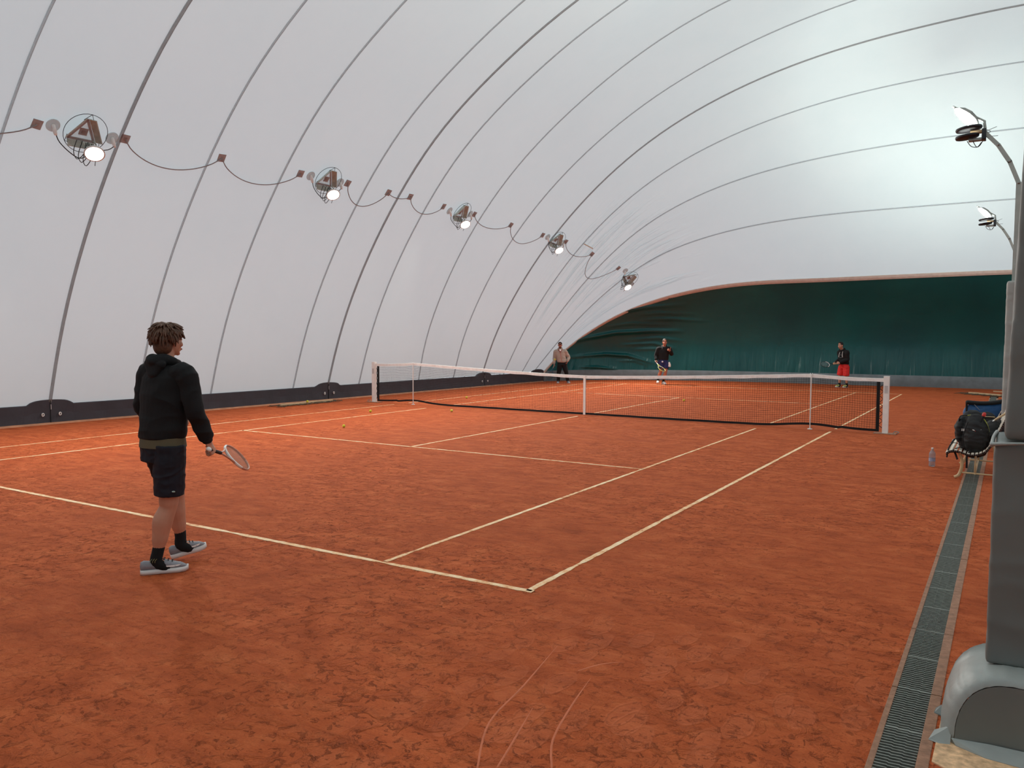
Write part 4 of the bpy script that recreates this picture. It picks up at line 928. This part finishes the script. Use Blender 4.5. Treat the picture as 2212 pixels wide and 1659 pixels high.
# ------------------------------------------------ drag mats with wooden battens
def drag_mat(c, d, L, label, w=.5):
    d = Vector(d+(0,)).normalized(); s = Vector((-d.y, d.x, 0)); p = empty('drag_mat', c); tag(p, label, 'drag mat', 'drag mats at the court edges')
    Mx = Matrix(((d.x, s.x, 0, 0), (d.y, s.y, 0, 0), (0, 0, 1, 0), (0, 0, 0, 1)))
    bm = bmesh.new(); box(bm, -L/2, L/2, -.035, .035, .012, .062, Mx, bev=.004); build('wooden_batten', bm, M_TAN, p, False)
    bm = bmesh.new(); R = random.Random(int(L*100))
    for i in range(26):
        u = -L/2-.15+(L+.35)*i/25; wire(bm, [Mx @ Vector((u+R.uniform(-.03, .03), v, .008+R.random()*.03)) for v in (-w*.55+R.uniform(-.05, .05), -.1, .12, w*.5+R.uniform(-.08, .08))], .005, n=4, k=2)
    for j in range(7):
        v = -w/2+w*j/6; wire(bm, [Mx @ Vector((-L/2-.2+(L+.4)*i/12, v+R.uniform(-.05, .05), .008+R.random()*.035)) for i in range(13)], .005, n=4, k=2)
    o = build('loose_netting', bm, mat('drag_net', (84, 78, 62), .9), p); o['kind'] = 'stuff'
    return p
drag_mat((-7.42, -1.5, 0), (-.03, 1), 1.9, 'wooden batten with a rolled drag net by the left skirt wall', .42)
drag_mat((7.75, 13.0, 0), (.75, -.66), 1.2, 'wooden batten on a heap of drag netting by the far right curtain', .8)
bm = bmesh.new(); box(bm, -.3, .3, -.03, .03, 0, .04, bev=.004); o = build('wooden_lath', bm, M_TAN, None, False); o.location = (8.25, 14.9, 0); tag(o, 'pale wooden lath on the clay near the far right curtain foot', 'lath')
# tiny twigs and clods lying loose on the clay in front
M_CLOD = mat('dark_clod', (98, 46, 26), .95)

# ------------------------------------------------ people
RZ = .5507    # figures are laid out in axes turned towards the view: x right, y away, z up
V3 = Vector
def mxyaw(a, tilt=0.0): return Matrix.Rotation(-a, 3, 'Z') @ Matrix.Rotation(tilt, 3, 'X')
def make_head(bm, c, Mh, s):
    def e(p, r): ell(bm, V3(c)+(Mh @ V3(p))*s, [q*s for q in r], Mh)
    e((0, -.012, .03), (.074, .094, .088)); e((0, .02, -.03), (.062, .073, .085)); e((0, .035, -.075), (.046, .052, .04)); e((0, .072, -.1), (.022, .018, .016))
    e((0, .078, .026), (.05, .018, .012)); e((0, .074, .055), (.05, .02, .03)); e((0, .094, -.063), (.024, .010, .007)); e((0, .092, -.075), (.02, .010, .007))
    for sg in (-1, 1): e((sg*.077, -.005, -.018), (.009, .02, .031)); e((sg*.04, .066, -.03), (.022, .02, .022)); e((sg*.012, .096, -.035), (.008, .009, .007))
    limb(bm, [V3(c)+(Mh @ V3(q))*s for q in ((0, .086, .02), (0, .1, -.008), (0, .108, -.034))], [.008*s, .011*s, .014*s], n=10)
def hand(bm, Wp, d, n, s, curl=(.25, .3, .2), thumb=(.6, .7, .3), sc=1.0, thumb_curl=.4):
    """d towards the fingertips, n palm-facing normal, s towards the thumb side"""
    d, n, s = V3(d).normalized(), V3(n), V3(s); n = (n-d*n.dot(d)).normalized(); s = (s-d*s.dot(d)-n*s.dot(n)).normalized(); Wp = V3(Wp)
    limb(bm, [Wp-d*.02*sc, Wp+d*.03*sc, Wp+d*.09*sc], [(.028*sc, .02*sc), (.038*sc, .017*sc), (.041*sc, .013*sc)], n=14, ref=s)
    for off, L, r in ((.033, .072, .0088), (.011, .082, .0092), (-.011, .076, .0088), (-.033, .058, .0078)):
        p = Wp+d*.085*sc+s*off*sc; P = [p-d*.02*sc, p]; a = 0; dd = d+s*off*1.2
        for f, cu in zip((.45, .30, .25), curl):
            a += cu*math.pi/2; p = p+(dd*math.cos(a)+n*math.sin(a)).normalized()*L*f*sc; P.append(p)
        limb(bm, P, [r*sc*x for x in (1.05, 1.0, .95, .88, .78)], n=8, k=3)
    td = (d*thumb[0]+s*thumb[1]+n*thumb[2]).normalized(); p = Wp+d*.02*sc+s*.026*sc
    q = p+td*.035*sc; q2 = q+(td*(1-thumb_curl)+d*.2+n*thumb_curl).normalized()*.027*sc; q3 = q2+(td*(1-thumb_curl*1.3)+n*thumb_curl*1.3).normalized()*.024*sc
    limb(bm, [p-td*.01*sc, q, q2, q3], [.0125*sc, .0115*sc, .0105*sc, .0085*sc], n=8, k=3)
def shoe(parent, heel, toe, z0, mu, ms, lift=0.0, sc=1.0, brand=False, laces=M_BLACK, ztoe=0.0):
    """sole and upper from heel to toe; lift raises the heel"""
    h, t = V3(heel), V3(toe); h.z = z0; t.z = z0+ztoe; d = (t-h); L = d.length; d.normalize(); s = V3((-d.y, d.x, 0)).normalized(); u = s.cross(d)*-1
    if u.z < 0: u = -u
    Q = lambda a, b, c: h+d*a*L+s*b*sc+u*c*sc
    prof = [(.0, .018, 0), (.04, .034, 0), (.2, .037, 0), (.42, .034, 0), (.62, .045, 0), (.8, .046, 0), (.93, .034, 0), (1.0, .012, .0)]
    def plate(bm, z0, z1, g):
        rings = []
        for lo in (z0, z0+(z1-z0)*.5, z1):
            gg = g+(.003 if lo == z0+(z1-z0)*.5 else 0); P = []
            for a, w, e in prof: P.append(Q(a, w+gg, lo+(.012 if a > .9 else 0)*(a-.9)*10+e))
            for a, w, e in prof[::-1]: P.append(Q(a, -w-gg, lo+(.012 if a > .9 else 0)*(a-.9)*10+e))
            rings.append([bm.verts.new(p) for p in P])
        n = len(rings[0])
        for A, B in zip(rings, rings[1:]):
            for i in range(n): bm.faces.new((A[i], A[(i+1) % n], B[(i+1) % n], B[i]))
        bm.faces.new(rings[0][::-1]); bm.faces.new(rings[-1])
    bm = bmesh.new(); plate(bm, 0.002, .036, 0); build('shoe_sole', bm, ms, parent)
    bm = bmesh.new(); rings = []
    for a, w, top in ((.01, .022, .094), (.08, .034, .104), (.2, .038, .098), (.32, .038, .100), (.45, .040, .108), (.58, .044, .096), (.72, .045, .080), (.86, .038, .066), (.97, .018, .046)):
        mid = (.03+top)/2; hh = (top-.03)/2; rings.append((Q(a, 0, mid), s*w*sc, u*hh*sc))
    loft(bm, rings, 18, True, .006); up = build('shoe_upper', bm, mu, parent)
    bm = bmesh.new(); rings = []
    for a, c in ((.50, .112), (.58, .103), (.66, .091)): wire(bm, [Q(a, -.024, c-.008), Q(a, 0, c+.001), Q(a+.02, .024, c-.008)], .003*sc, n=5, k=3)
    wire(bm, [Q(.48, -.01, .115), Q(.5, -.05, .11), Q(.44, -.05, .125)], .0025*sc, n=4, k=3); build('laces', bm, laces, up)
    if brand:
        bm = bmesh.new()
        for sg in (-1, 1):
            P = [(.36, .052, .004), (.5, .05, .0075), (.64, .053, .009), (.76, .058, .008), (.85, .062, .0015), (.74, .05, .006)]
            up_, lo = [], []
            for a, c, w in ((.34, .064, .0006), (.45, .060, .0025), (.56, .057, .0045), (.68, .056, .0065), (.78, .058, .006), (.84, .062, .001)):
                ww = np.interp(a, [.2, .58, .72, .86], [.036, .042, .043, .036])+.003
                up_.append(Q(a, sg*ww*.985, c+w)); lo.append(Q(a, sg*ww, c-w))
            va = [bm.verts.new(p) for p in up_]; vb = [bm.verts.new(p) for p in lo]
            for i in range(len(va)-1): bm.faces.new((va[i], va[i+1], vb[i+1], vb[i]))
        build('curved_mark', bm, M_WHITE, up)
    return up
def torso(bm, pel, chest, neck, F, hw, dp, k=1.0):
    """clothed trunk: F facing direction, hw half width, dp half depth"""
    pel, chest, neck, F = V3(pel), V3(chest), V3(neck), V3(F).normalized(); R = V3((F.y, -F.x, 0))
    r = []
    for t, w, d in ((0, .80, .84), (.05, .93, 1.02), (.2, .97, 1.04), (.45, .95, 1.0), (.75, 1.0, 1.05), (1.0, 1.02, 1.0)):
        p = pel.lerp(chest, t); r.append((p, R*hw*w*k, F*dp*d*k))
    r += [(chest.lerp(neck, .35), R*hw*.98*k, F*dp*.92*k), (chest.lerp(neck, .62), R*hw*.8*k, F*dp*.78*k), (chest.lerp(neck, .85), R*hw*.45*k, F*dp*.6*k), (neck, R*hw*.33*k, F*dp*.5*k)]
    loft(bm, r, 26, True)
def person(O, label, sp):
    p = empty('person', (O[0], O[1], 0), RZ); tag(p, label, 'person')
    g = sp.get; s = g('s', 1.0); F = V3(sp['F']).normalized(); R = V3((F.y, -F.x, 0)); skin = g('skin', M_SKIN); vox = g('vox', .007)
    Mh = mxyaw(sp['hyaw'], g('htilt', 0)); hc = V3(sp['head'])
    pel, chest, neck = V3(sp['pel']), V3(sp['chest']), V3(sp['neck'])
    # --- continuous body
    bm = bmesh.new(); make_head(bm, hc, Mh, s)
    limb(bm, [neck-V3((0, 0, .06)), neck+V3((0, 0, .02)), hc+(Mh @ V3((0, -.02, -.06)))*s], [.066*s, .056*s, .055*s], n=14)
    torso(bm, pel-V3((0, 0, .10)), chest, neck, F, sp['hw']*.76, sp['dp']*.74)
    for sd in 'RL':
        sh, el, wr = V3(sp['sh'+sd]), V3(sp['el'+sd]), V3(sp['wr'+sd])
        limb(bm, [sh, sh.lerp(el, .5), el, el.lerp(wr, .35), wr], [.052*s, .047*s, .04*s, .041*s, .027*s], n=12)
        H = sp['hand'+sd]; hand(bm, wr, H['d'], H['n'], H['t'], H.get('curl', (.25, .3, .2)), H.get('thumb', (.6, .7, .3)), s*H.get('sc', 1.0), H.get('tc', .4))
        hp, kn, an, toe = V3(sp['hip'+sd]), V3(sp['kn'+sd]), V3(sp['an'+sd]), V3(sp['toe'+sd])+V3((0, 0, sp.get('z'+sd, 0)+sp.get('zt'+sd, 0)))
        leg = sp.get('leg', 1.0); bk = (kn-hp).cross(R).normalized()*.0
        back = V3((-F.x, -F.y, 0)); bd = V3(sp.get('calf'+sd, tuple(back)))
        limb(bm, [hp-V3((0, 0, .02)), hp.lerp(kn, .4), kn.lerp(hp, .08), kn.lerp(an, .08), kn.lerp(an, .32)+bd*.018*s, kn.lerp(an, .62)+bd*.008*s, kn.lerp(an, .9), an-V3((0, 0, .03))],
             [.074*s, .078*s*leg, .06*s*leg, .053*s*leg, .062*s*leg, .05*s*leg, .035*s, .034*s], n=16)
        limb(bm, [an-V3((0, 0, .03)), an.lerp(toe, .4)-V3((0, 0, .022*s)), an.lerp(toe, .6)-V3((0, 0, .012*s))], [.034*s, .024*s, .016*s], n=10)
    body = remesh('body', bm, skin, p, vox, 3)
    # --- face details
    for sg in (-1, 1):
        bm = bmesh.new(); ell(bm, hc+(Mh @ V3((sg*.031, .083, .006)))*s, (.0115*s, .009*s, .0085*s), Mh, 10); e = build('eye', bm, M_WHITE, p)
        bm = bmesh.new(); ell(bm, hc+(Mh @ V3((sg*.031, .0905, .006)))*s, (.005*s, .003*s, .005*s), Mh, 8); build('pupil', bm, M_HAIRD, e)
        bm = bmesh.new(); limb(bm, [hc+(Mh @ V3((sg*x, y, z)))*s for x, y, z in ((.016, .097, .028), (.032, .094, .034), (.048, .08, .028))], .005*s, n=6); build('eyebrow', bm, g('hairm', M_HAIRD), p)
    bm = bmesh.new(); limb(bm, [hc+(Mh @ V3(q))*s for q in ((-.022, .096, -.067), (0, .104, -.07), (.022, .096, -.067))], [.003*s, .0045*s, .003*s], n=6); build('mouth', bm, mat('lips', (150, 74, 66), .5), p)
    # --- hair
    hm = g('hairm', M_HAIRD); bm = bmesh.new(); hk = g('hair', 'short')
    if hk == 'thick':
        ell(bm, hc+(Mh @ V3((0, -.025, .035)))*s, (.090*s, .105*s, .094*s), Mh, 24); ell(bm, hc+(Mh @ V3((0, -.055, -.04)))*s, (.080*s, .062*s, .080*s), Mh, 20); ell(bm, hc+(Mh @ V3((0, .03, .07)))*s, (.078*s, .075*s, .062*s), Mh, 20)
        Rn = random.Random(4)
        for i in range(420):
            th = Rn.uniform(0, 2*math.pi); z = Rn.uniform(-.15, 1); rad = math.sqrt(1-z*z*.98); v = V3((rad*math.cos(th), rad*math.sin(th), z))
            if v.y > .35 and z < .30: continue
            base = V3((v.x*.086, -.025+v.y*.1, .035+v.z*.09)); crown = V3((0, -.04, .13)); dn = (V3((v.x*.35, v.y*.35, -1)) if z < .75 else V3((v.x, v.y, -.15))).normalized(); dn = (dn-v*dn.dot(v)*.8+v*.10).normalized()
            dn = (dn+V3((Rn.uniform(-.16, .16), Rn.uniform(-.16, .16), Rn.uniform(-.12, .12)))).normalized(); L = Rn.uniform(.04, .075)
            P = [base, base+dn*L*.5+v*.008, base+dn*L+v*Rn.uniform(-.002, .008)]
            limb(bm, [hc+(Mh @ q)*s for q in P], [.010*s, .009*s, .003*s], n=6, k=2)
        build('hair', bm, hm, p)
    elif hk == 'cap':
        ell(bm, hc+(Mh @ V3((0, -.012, .045)))*s, (.083*s, .103*s, .082*s), Mh, 20)
        for v in list(bm.verts):
            q = Mh.inverted() @ (v.co-hc)
            if q.z < .03*s: v.co = hc+(Mh @ V3((q.x, q.y, .03*s)))
        cp = build('cap', bm, M_BLKC, p)
        bm = bmesh.new(); loft(bm, [(hc+(Mh @ V3((0, y, z)))*s, (Mh @ V3((w, 0, 0)))*s, (Mh @ V3((0, 0, .005)))*s) for y, z, w in ((.07, .034, .068), (.11, .032, .06), (.145, .024, .035), (.15, .023, .015))], 12); build('peak', bm, M_BLKC, cp)
        bm = bmesh.new(); ell(bm, hc+(Mh @ V3((0, .03, -.085)))*s, (.052*s, .062*s, .042*s), Mh, 14); build('beard', bm, M_HAIRD, p)
        bm = bmesh.new(); ell(bm, hc+(Mh @ V3((0, -.05, -.01)))*s, (.074*s, .05*s, .05*s), Mh, 14); build('hair', bm, hm, p)
    else:
        ell(bm, hc+(Mh @ V3((0, -.02, .05)))*s, (.080*s, .098*s, .083*s), Mh, 20); ell(bm, hc+(Mh @ V3((0, -.055, .0)))*s, (.073*s, .052*s, .07*s), Mh, 16)
        if g('quiff'): ell(bm, hc+(Mh @ V3((0, .045, .108)))*s, (.058*s, .04*s, .025*s), Mh, 14)
        remesh('hair', bm, hm, p, .008, 2, .003, 40)
    # --- hoodie
    bm = bmesh.new(); torso(bm, pel, chest, neck, F, sp['hw'], sp['dp'])
    for sd in 'RL':
        sh, el, wr = V3(sp['sh'+sd]), V3(sp['el'+sd]), V3(sp['wr'+sd]); aw = g('aw', 1.0)*s
        inn = sh+(chest-sh)*.45; inn.z = sh.z-.02
        limb(bm, [inn, sh, sh.lerp(el, .5), el, el.lerp(wr, .45), el.lerp(wr, .82), el.lerp(wr, .9)], [.085*aw, .082*aw, .077*aw, .067*aw, .062*aw, .055*aw, .042*aw], n=18)
    limb(bm, [neck+R*.075*s-F*.0, neck+R*.055*s-F*.07*s+V3((0, 0, .02)), neck-F*.10*s+V3((0, 0, .0)), neck-R*.055*s-F*.07*s+V3((0, 0, .02)), neck-R*.075*s], [.03*s, .04*s, .05*s, .04*s, .03*s], n=12)
    limb(bm, [neck+R*.075*s, neck+R*.05*s+F*.07*s-V3((0, 0, .03)), neck+F*.08*s-V3((0, 0, .06)), neck-R*.05*s+F*.07*s-V3((0, 0, .03)), neck-R*.075*s], [.026*s]*5, n=10)
    limb(bm, [neck-F*.10*s-V3((0, 0, .01)), neck-F*.13*s-V3((0, 0, .09*s))], [(.10*s, .035*s), (.05*s, .022*s)], n=14, ref=R)
    hd = remesh('hoodie', bm, sp['top'], p, vox*1.1, 3, g('fold', .012), 3.4)
    bm = bmesh.new()
    loft(bm, [(pel-V3((0, 0, .015)), R*sp['hw']*.80, F*sp['dp']*.85), (pel+V3((0, 0, .03)), R*sp['hw']*.86, F*sp['dp']*.93), (pel+V3((0, 0, .05)), R*sp['hw']*.8, F*sp['dp']*.8)], 26); build('hem_rib', bm, sp['top'], hd)
    for sd in 'RL':
        el, wr = V3(sp['el'+sd]), V3(sp['wr'+sd]); bm = bmesh.new(); limb(bm, [el.lerp(wr, .84), el.lerp(wr, .98)], [.042*s, .036*s], n=14, k=2, round_caps=False); build('cuff', bm, sp['top'], hd)
    # --- legs
    if g('trousers'):
        bm = bmesh.new(); loft(bm, [(pel-V3((0, 0, .12*s)), R*sp['hw']*.9, F*sp['dp']*.95), (pel+V3((0, 0, .03)), R*sp['hw']*.80, F*sp['dp']*.84)], 20)
        for sd in 'RL':
            hp, kn, an = V3(sp['hip'+sd]), V3(sp['kn'+sd]), V3(sp['an'+sd])
            limb(bm, [hp+V3((0, 0, .06)), hp.lerp(kn, .5), kn, kn.lerp(an, .5), an-V3((0, 0, .02))], [.108*s, .1*s, .078*s, .066*s, .056*s], n=16, round_caps=False)
        remesh('trousers', bm, sp['bottom'], p, vox*1.2, 3, .006, 7)
    else:
        bm = bmesh.new(); loft(bm, [(pel-V3((0, 0, .16*s)), R*sp['hw']*.9, F*sp['dp']*.95), (pel-V3((0, 0, .05*s)), R*sp['hw']*.92, F*sp['dp']*.98), (pel+V3((0, 0, -.012)), R*sp['hw']*.86, F*sp['dp']*.95), (pel+V3((0, 0, .05)), R*sp['hw']*.82, F*sp['dp']*.88)], 22)
        for sd in 'RL':
            hp, kn = V3(sp['hip'+sd]), V3(sp['kn'+sd]); hz = sp['hem'+sd]; t = (hp.z-hz)/(hp.z-kn.z); e = hp.lerp(kn, t); sw = g('sw', 1.0)*s
            limb(bm, [hp+V3((0, 0, .02)), hp.lerp(e, .4), hp.lerp(e, .8), e], [.105*sw, .108*sw, .106*sw, .103*sw], n=18, round_caps=False, ref=R)
        remesh('shorts', bm, sp['bottom'], p, vox*1.1, 1, .005, 7)
    if g('tee'):
        bm = bmesh.new(); loft(bm, [(pel-V3((0, 0, .055)), R*sp['hw']*.955, F*sp['dp']*1.04), (pel+V3((0, 0, .02)), R*sp['hw']*.90, F*sp['dp']*1.0)], 26, cap=False); build('tshirt_hem', bm, sp['tee'], p)
    for sd in 'RL':
        kn, an, toe = V3(sp['kn'+sd]), V3(sp['an'+sd]), V3(sp['toe'+sd])+V3((0, 0, sp.get('z'+sd, 0)+sp.get('zt'+sd, 0))); hl = V3(sp['heel'+sd])
        bm = bmesh.new(); sk_h = g('sockh', .09); limb(bm, [an+(kn-an).normalized()*sk_h*s, an+(kn-an).normalized()*.03*s, an-V3((0, 0, .035*s)), an.lerp(toe, .3)-V3((0, 0, .045*s))], [.043*s, .042*s, .044*s, .038*s], n=14); so = build('sock', bm, g('sock', M_BLKC), p)
        sh_ = shoe(p, hl, toe, sp.get('z'+sd, 0), sp['shoe'], sp['sole'], sc=s, brand=g('brand', False), laces=g('lace', M_BLACK), ztoe=sp.get('zt'+sd, 0))
    return p
grey_shoe = mat('grey_knit_shoe', (142, 142, 148), .8, var=.1, vscale=30); white_sole = mat('white_sole', (226, 220, 216), .6)
HD = lambda d, n, t, **k: dict(d=d, n=n, t=t, **k)
# --- near player seen from behind
f1 = (.42, .90, 0)
P1 = person((2.87, -13.0), 'person seen from behind in black hoodie and navy shorts, walking along the near baseline', dict(
    s=1.04, F=f1, hyaw=.52, head=(.012, .15, 1.80), neck=(.0, .12, 1.635), chest=(.0, .10, 1.44), pel=(-.022, .08, 1.035), hw=.205, dp=.145, vox=.0055, fold=.010, aw=.92,
    shR=(.185, .02, 1.545), elR=(.262, .0, 1.265), wrR=(.322, .10, 1.01), shL=(-.165, .18, 1.545), elL=(-.225, .19, 1.27), wrL=(-.09, .40, 1.16),
    handR=HD((.25, .35, -.85), (-.8, .2, -.3), (.35, .75, -.2), curl=(.75, .8, .5), thumb=(.55, .5, .6), tc=.6), handL=HD((.8, .5, 0), (-.3, -.6, -.6), (0, -.2, 1), curl=(.4, .5, .3)),
    hipR=(.055, .02, .98), knR=(.035, .03, .54), anR=(-.055, .0, .13), toeR=(.150, .10, 0), heelR=(-.168, -.035, 0),
    hipL=(-.10, .15, .98), knL=(-.035, .33, .555), anL=(-.022, .38, .165), toeL=(.145, .50, 0), heelL=(-.098, .365, 0), zL=.012, ztL=.06, zR=0,
    hemR=.615, hemL=.68, top=M_BLKC, bottom=M_NAVY, tee=M_OLIVE, hair='thick', hairm=M_HAIR, shoe=grey_shoe, sole=white_sole, brand=True, sockh=.075, leg=1.16, sw=1.03, calfR=(-.75, -.3, 0), calfL=(-.6, -.5, 0)))
bm = bmesh.new()     # pale stripes on the near sock
for k in range(3):
    x = -.082+k*.018; P = [(x, -.052, .10), (x+.003, -.054, .115), (x+.014, -.05, .128)]; limb(bm, P, [(.002, .003)]*3, n=6)
build('sock_mark', bm, mat('olive_mark', (140, 140, 96), .7), P1)
bm = bmesh.new(); ell(bm, (.118, -.075, .655), (.014, .003, .0065), seg=10); build('shorts_mark', bm, mat('pale_mark', (170, 190, 180), .6), P1)
ax = lambda a: (math.cos(RZ)*a[0]-math.sin(RZ)*a[1], math.sin(RZ)*a[0]+math.cos(RZ)*a[1], a[2])
def at(O, a): v = ax(a); return (O[0]+v[0], O[1]+v[1], v[2])
M_ROSE = mat('pale_rose_frame', (206, 150, 128), .5)
racket('tennis_racket', 'pale racket held low in the right hand of the near player', at((2.87, -13.0), (.345, .175, .93)), ax((.08, .96, -.27)), ax((.75, -.05, .66)), M_ROSE, mat('dark_grip', (40, 30, 30), .8), string=mat('string_pale', (214, 176, 156), .6), tip=M_WHITE)
# --- far left player: grey hoodie, cap, trousers
grey_h = mat('grey_fleece', (176, 164, 152), .9, var=.12, vscale=5); O2 = (-6.36, 10.65)
P2 = person(O2, 'person in grey zip hoodie, black cap and black trousers by the green curtain', dict(
    s=.96, F=(-.05, -1, 0), hyaw=math.pi+.05, head=(-.005, -.02, 1.475), neck=(.0, .0, 1.325), chest=(.01, .0, 1.16), pel=(.07, .0, .81), hw=.19, dp=.12, vox=.009, fold=.008, skin=M_SKIN2,
    shR=(-.165, .0, 1.235), elR=(-.215, .03, .97), wrR=(-.235, -.04, .76), shL=(.185, .0, 1.235), elL=(.335, .06, 1.0), wrL=(.285, -.05, .85),
    handR=HD((.0, -.2, -1), (.9, -.2, 0), (-.3, -.9, -.2), curl=(.75, .8, .5), tc=.6), handL=HD((-.3, -.3, -.9), (-.8, 0, .2), (0, -1, 0), curl=(.4, .4, .3)),
    hipR=(.0, .0, .72), knR=(-.05, -.02, .40), anR=(-.06, .03, .10), toeR=(-.09, -.20, 0), heelR=(-.055, .07, 0),
    hipL=(.16, .0, .72), knL=(.245, -.02, .41), anL=(.31, .03, .10), toeL=(.36, -.19, 0), heelL=(.30, .07, 0),
    hemR=0, hemL=0, top=grey_h, bottom=M_BLKC, trousers=True, hair='cap', shoe=grey_shoe, sole=white_sole))
bm = bmesh.new(); limb(bm, [(.01, -.125, 1.2), (.02, -.135, 1.08), (.05, -.13, .84)], [(.004, .004)]*3, n=6); build('zip', bm, M_RED, P2)
bm = bmesh.new(); limb(bm, [(-.07, -.04, 1.31), (-.05, -.09, 1.27), (.0, -.12, 1.22)], .02, n=8); limb(bm, [(.07, -.04, 1.31), (.05, -.09, 1.27), (.0, -.12, 1.22)], .02, n=8); build('red_hood_lining', bm, mat('red_lining', (150, 60, 54), .9), P2)
bm = bmesh.new(); ell(bm, (.0, -.09, 1.26), (.045, .05, .06), seg=12); build('white_tee', bm, M_WHITE, P2)
racket('tennis_racket', 'blue racket held head-down by the person in the grey hoodie', at(O2, (-.235, -.10, .69)), ax((-.30, -.05, -.75)), ax((.35, -.9, 0)), mat('blue_frame', (28, 92, 124), .5), M_STEEL)
ball(at(O2, (-.213, -.30, .926)), 'yellow ball in the air in front of the grey hoodie sleeve')
# --- far middle player giving a thumbs-up
O3 = (-2.86, 12.4); navy2 = mat('blue_shorts', (34, 40, 92), .8)
P3 = person(O3, 'person in a black hoodie and blue shorts giving a thumbs-up by the far green curtain', dict(
    s=1.06, F=(.05, -1, 0), hyaw=math.pi-.02, head=(.055, -.02, 1.60), neck=(.045, .0, 1.435), chest=(.03, .0, 1.27), pel=(.01, .0, .92), hw=.205, dp=.135, vox=.009, fold=.008, skin=M_SKIN2,
    shR=(-.165, .0, 1.355), elR=(-.255, .03, 1.10), wrR=(-.265, -.08, .92), shL=(.225, .0, 1.355), elL=(.335, .02, 1.15), wrL=(.235, -.16, 1.28),
    handR=HD((-.1, -.3, -1), (.9, -.2, 0), (.3, -.9, .1), curl=(.75, .8, .5), tc=.6), handL=HD((-.55, -.5, .35), (-.4, .7, 0), (.0, .1, 1), curl=(.85, .9, .7), thumb=(.1, 1, 0), tc=0.0, sc=1.15),
    hipR=(-.08, .0, .84), knR=(-.085, -.05, .49), anR=(-.17, .06, .16), toeR=(-.215, -.17, 0), heelR=(-.165, .10, 0), zR=.04,
    hipL=(.11, .0, .84), knL=(.10, -.08, .48), anL=(.02, -.04, .11), toeL=(.07, -.27, 0), heelL=(.0, .02, 0),
    hemR=.60, hemL=.60, top=M_BLKC, bottom=navy2, hair='short', hairm=M_HAIRG, shoe=M_WHITE, sole=white_sole, sockh=.06))
bm = bmesh.new(); limb(bm, [(.22, -.1, .84), (.24, -.11, .74), (.23, -.11, .68)], [(.03, .012), (.045, .012), (.05, .01)], n=10, ref=(1, 0, 0)); build('pocket_towel', bm, M_WHITE, P3)
racket('tennis_racket', 'lime and white racket held by the thumbs-up person at hip height', at(O3, (-.265, -.13, .83)), ax((.26, -.62, -.42)), ax((.35, -.55, .75)), mat('lime_frame', (206, 222, 110), .45), M_WHITE, tip=mat('white_lime', (232, 236, 214), .5))
pb = ball(at(O3, (-.045, -.165, .865)), 'white-looking ball against the blue shorts above the lime racket')
for c_ in pb.children:
    if c_.name.startswith('felt'):
        c_.data.materials.clear(); c_.data.materials.append(mat('pale_felt', (226, 224, 232), .9))
# --- far right player: black hoodie and red shorts, turned left
O4 = (3.25, 14.4); red_s = mat('red_shorts', (216, 44, 40), .8)
P4 = person(O4, 'person in a black hoodie and red shorts holding a racket out before the green curtain', dict(
    s=.98, F=(-.80, -.6, 0), hyaw=-math.pi*.5-.62, head=(-.115, -.02, 1.525), neck=(-.05, .02, 1.375), chest=(.0, .02, 1.21), pel=(.05, .02, .84), hw=.185, dp=.13, vox=.009, fold=.008,
    shR=(-.08, .15, 1.29), elR=(-.06, .17, 1.03), wrR=(-.27, .02, .88), shL=(.08, -.12, 1.29), elL=(.10, -.14, 1.02), wrL=(-.17, -.12, .90),
    handR=HD((-.9, -.2, -.1), (.2, -.9, -.3), (-.3, 0, .9), curl=(.75, .8, .5), tc=.6), handL=HD((-.95, -.05, -.1), (0, .9, -.3), (0, 0, 1), curl=(.7, .8, .5), tc=.5),
    hipR=(-.0, .11, .76), knR=(-.06, .10, .44), anR=(-.05, .15, .10), toeR=(-.24, .03, 0), heelR=(-.02, .18, 0),
    hipL=(.09, -.08, .76), knL=(.08, -.10, .42), anL=(.14, -.05, .10), toeL=(-.06, -.17, 0), heelL=(.17, -.02, 0),
    hemR=.44, hemL=.43, top=M_BLKC, bottom=red_s, hair='short', quiff=True, shoe=mat('lime_shoe', (196, 206, 120), .6), sole=white_sole, sockh=.05, sw=1.05))
bm = bmesh.new()
for e in (-1, 1):
    a = V3((-.8, -.6, 0)); r = V3((-.6, .8, 0))*e*.05; b = V3((0, .02, 0)); wire(bm, [b+a*.10+r+V3((0, 0, 1.32)), b+a*.15+r*1.2+V3((0, 0, 1.22)), b+a*.158+r*1.6+V3((0, 0, 1.10))], .006, n=6)
build('white_drawstrings', bm, M_WHITE, P4)
bm = bmesh.new(); c = V3((-.8, -.6, 0))*.158+V3((0, .02, 1.14)); r = V3((-.6, .8, 0)); wire(bm, [c+r*.055*math.cos(t)+V3((0, 0, .055*math.sin(t))) for t in [2*math.pi*i/20 for i in range(21)]], .004, n=4, k=1); build('round_chest_mark', bm, M_PLATE, P4)
racket('tennis_racket', 'dark racket with pale marks held out to the left by the person in red shorts', at(O4, (-.30, -.08, .86)), ax((-.80, -.15, -.03)), ax((.1, -.75, .65)), M_DARK, M_TAN, tip=M_WHITE, string=mat('string_grey', (150, 160, 160), .5))
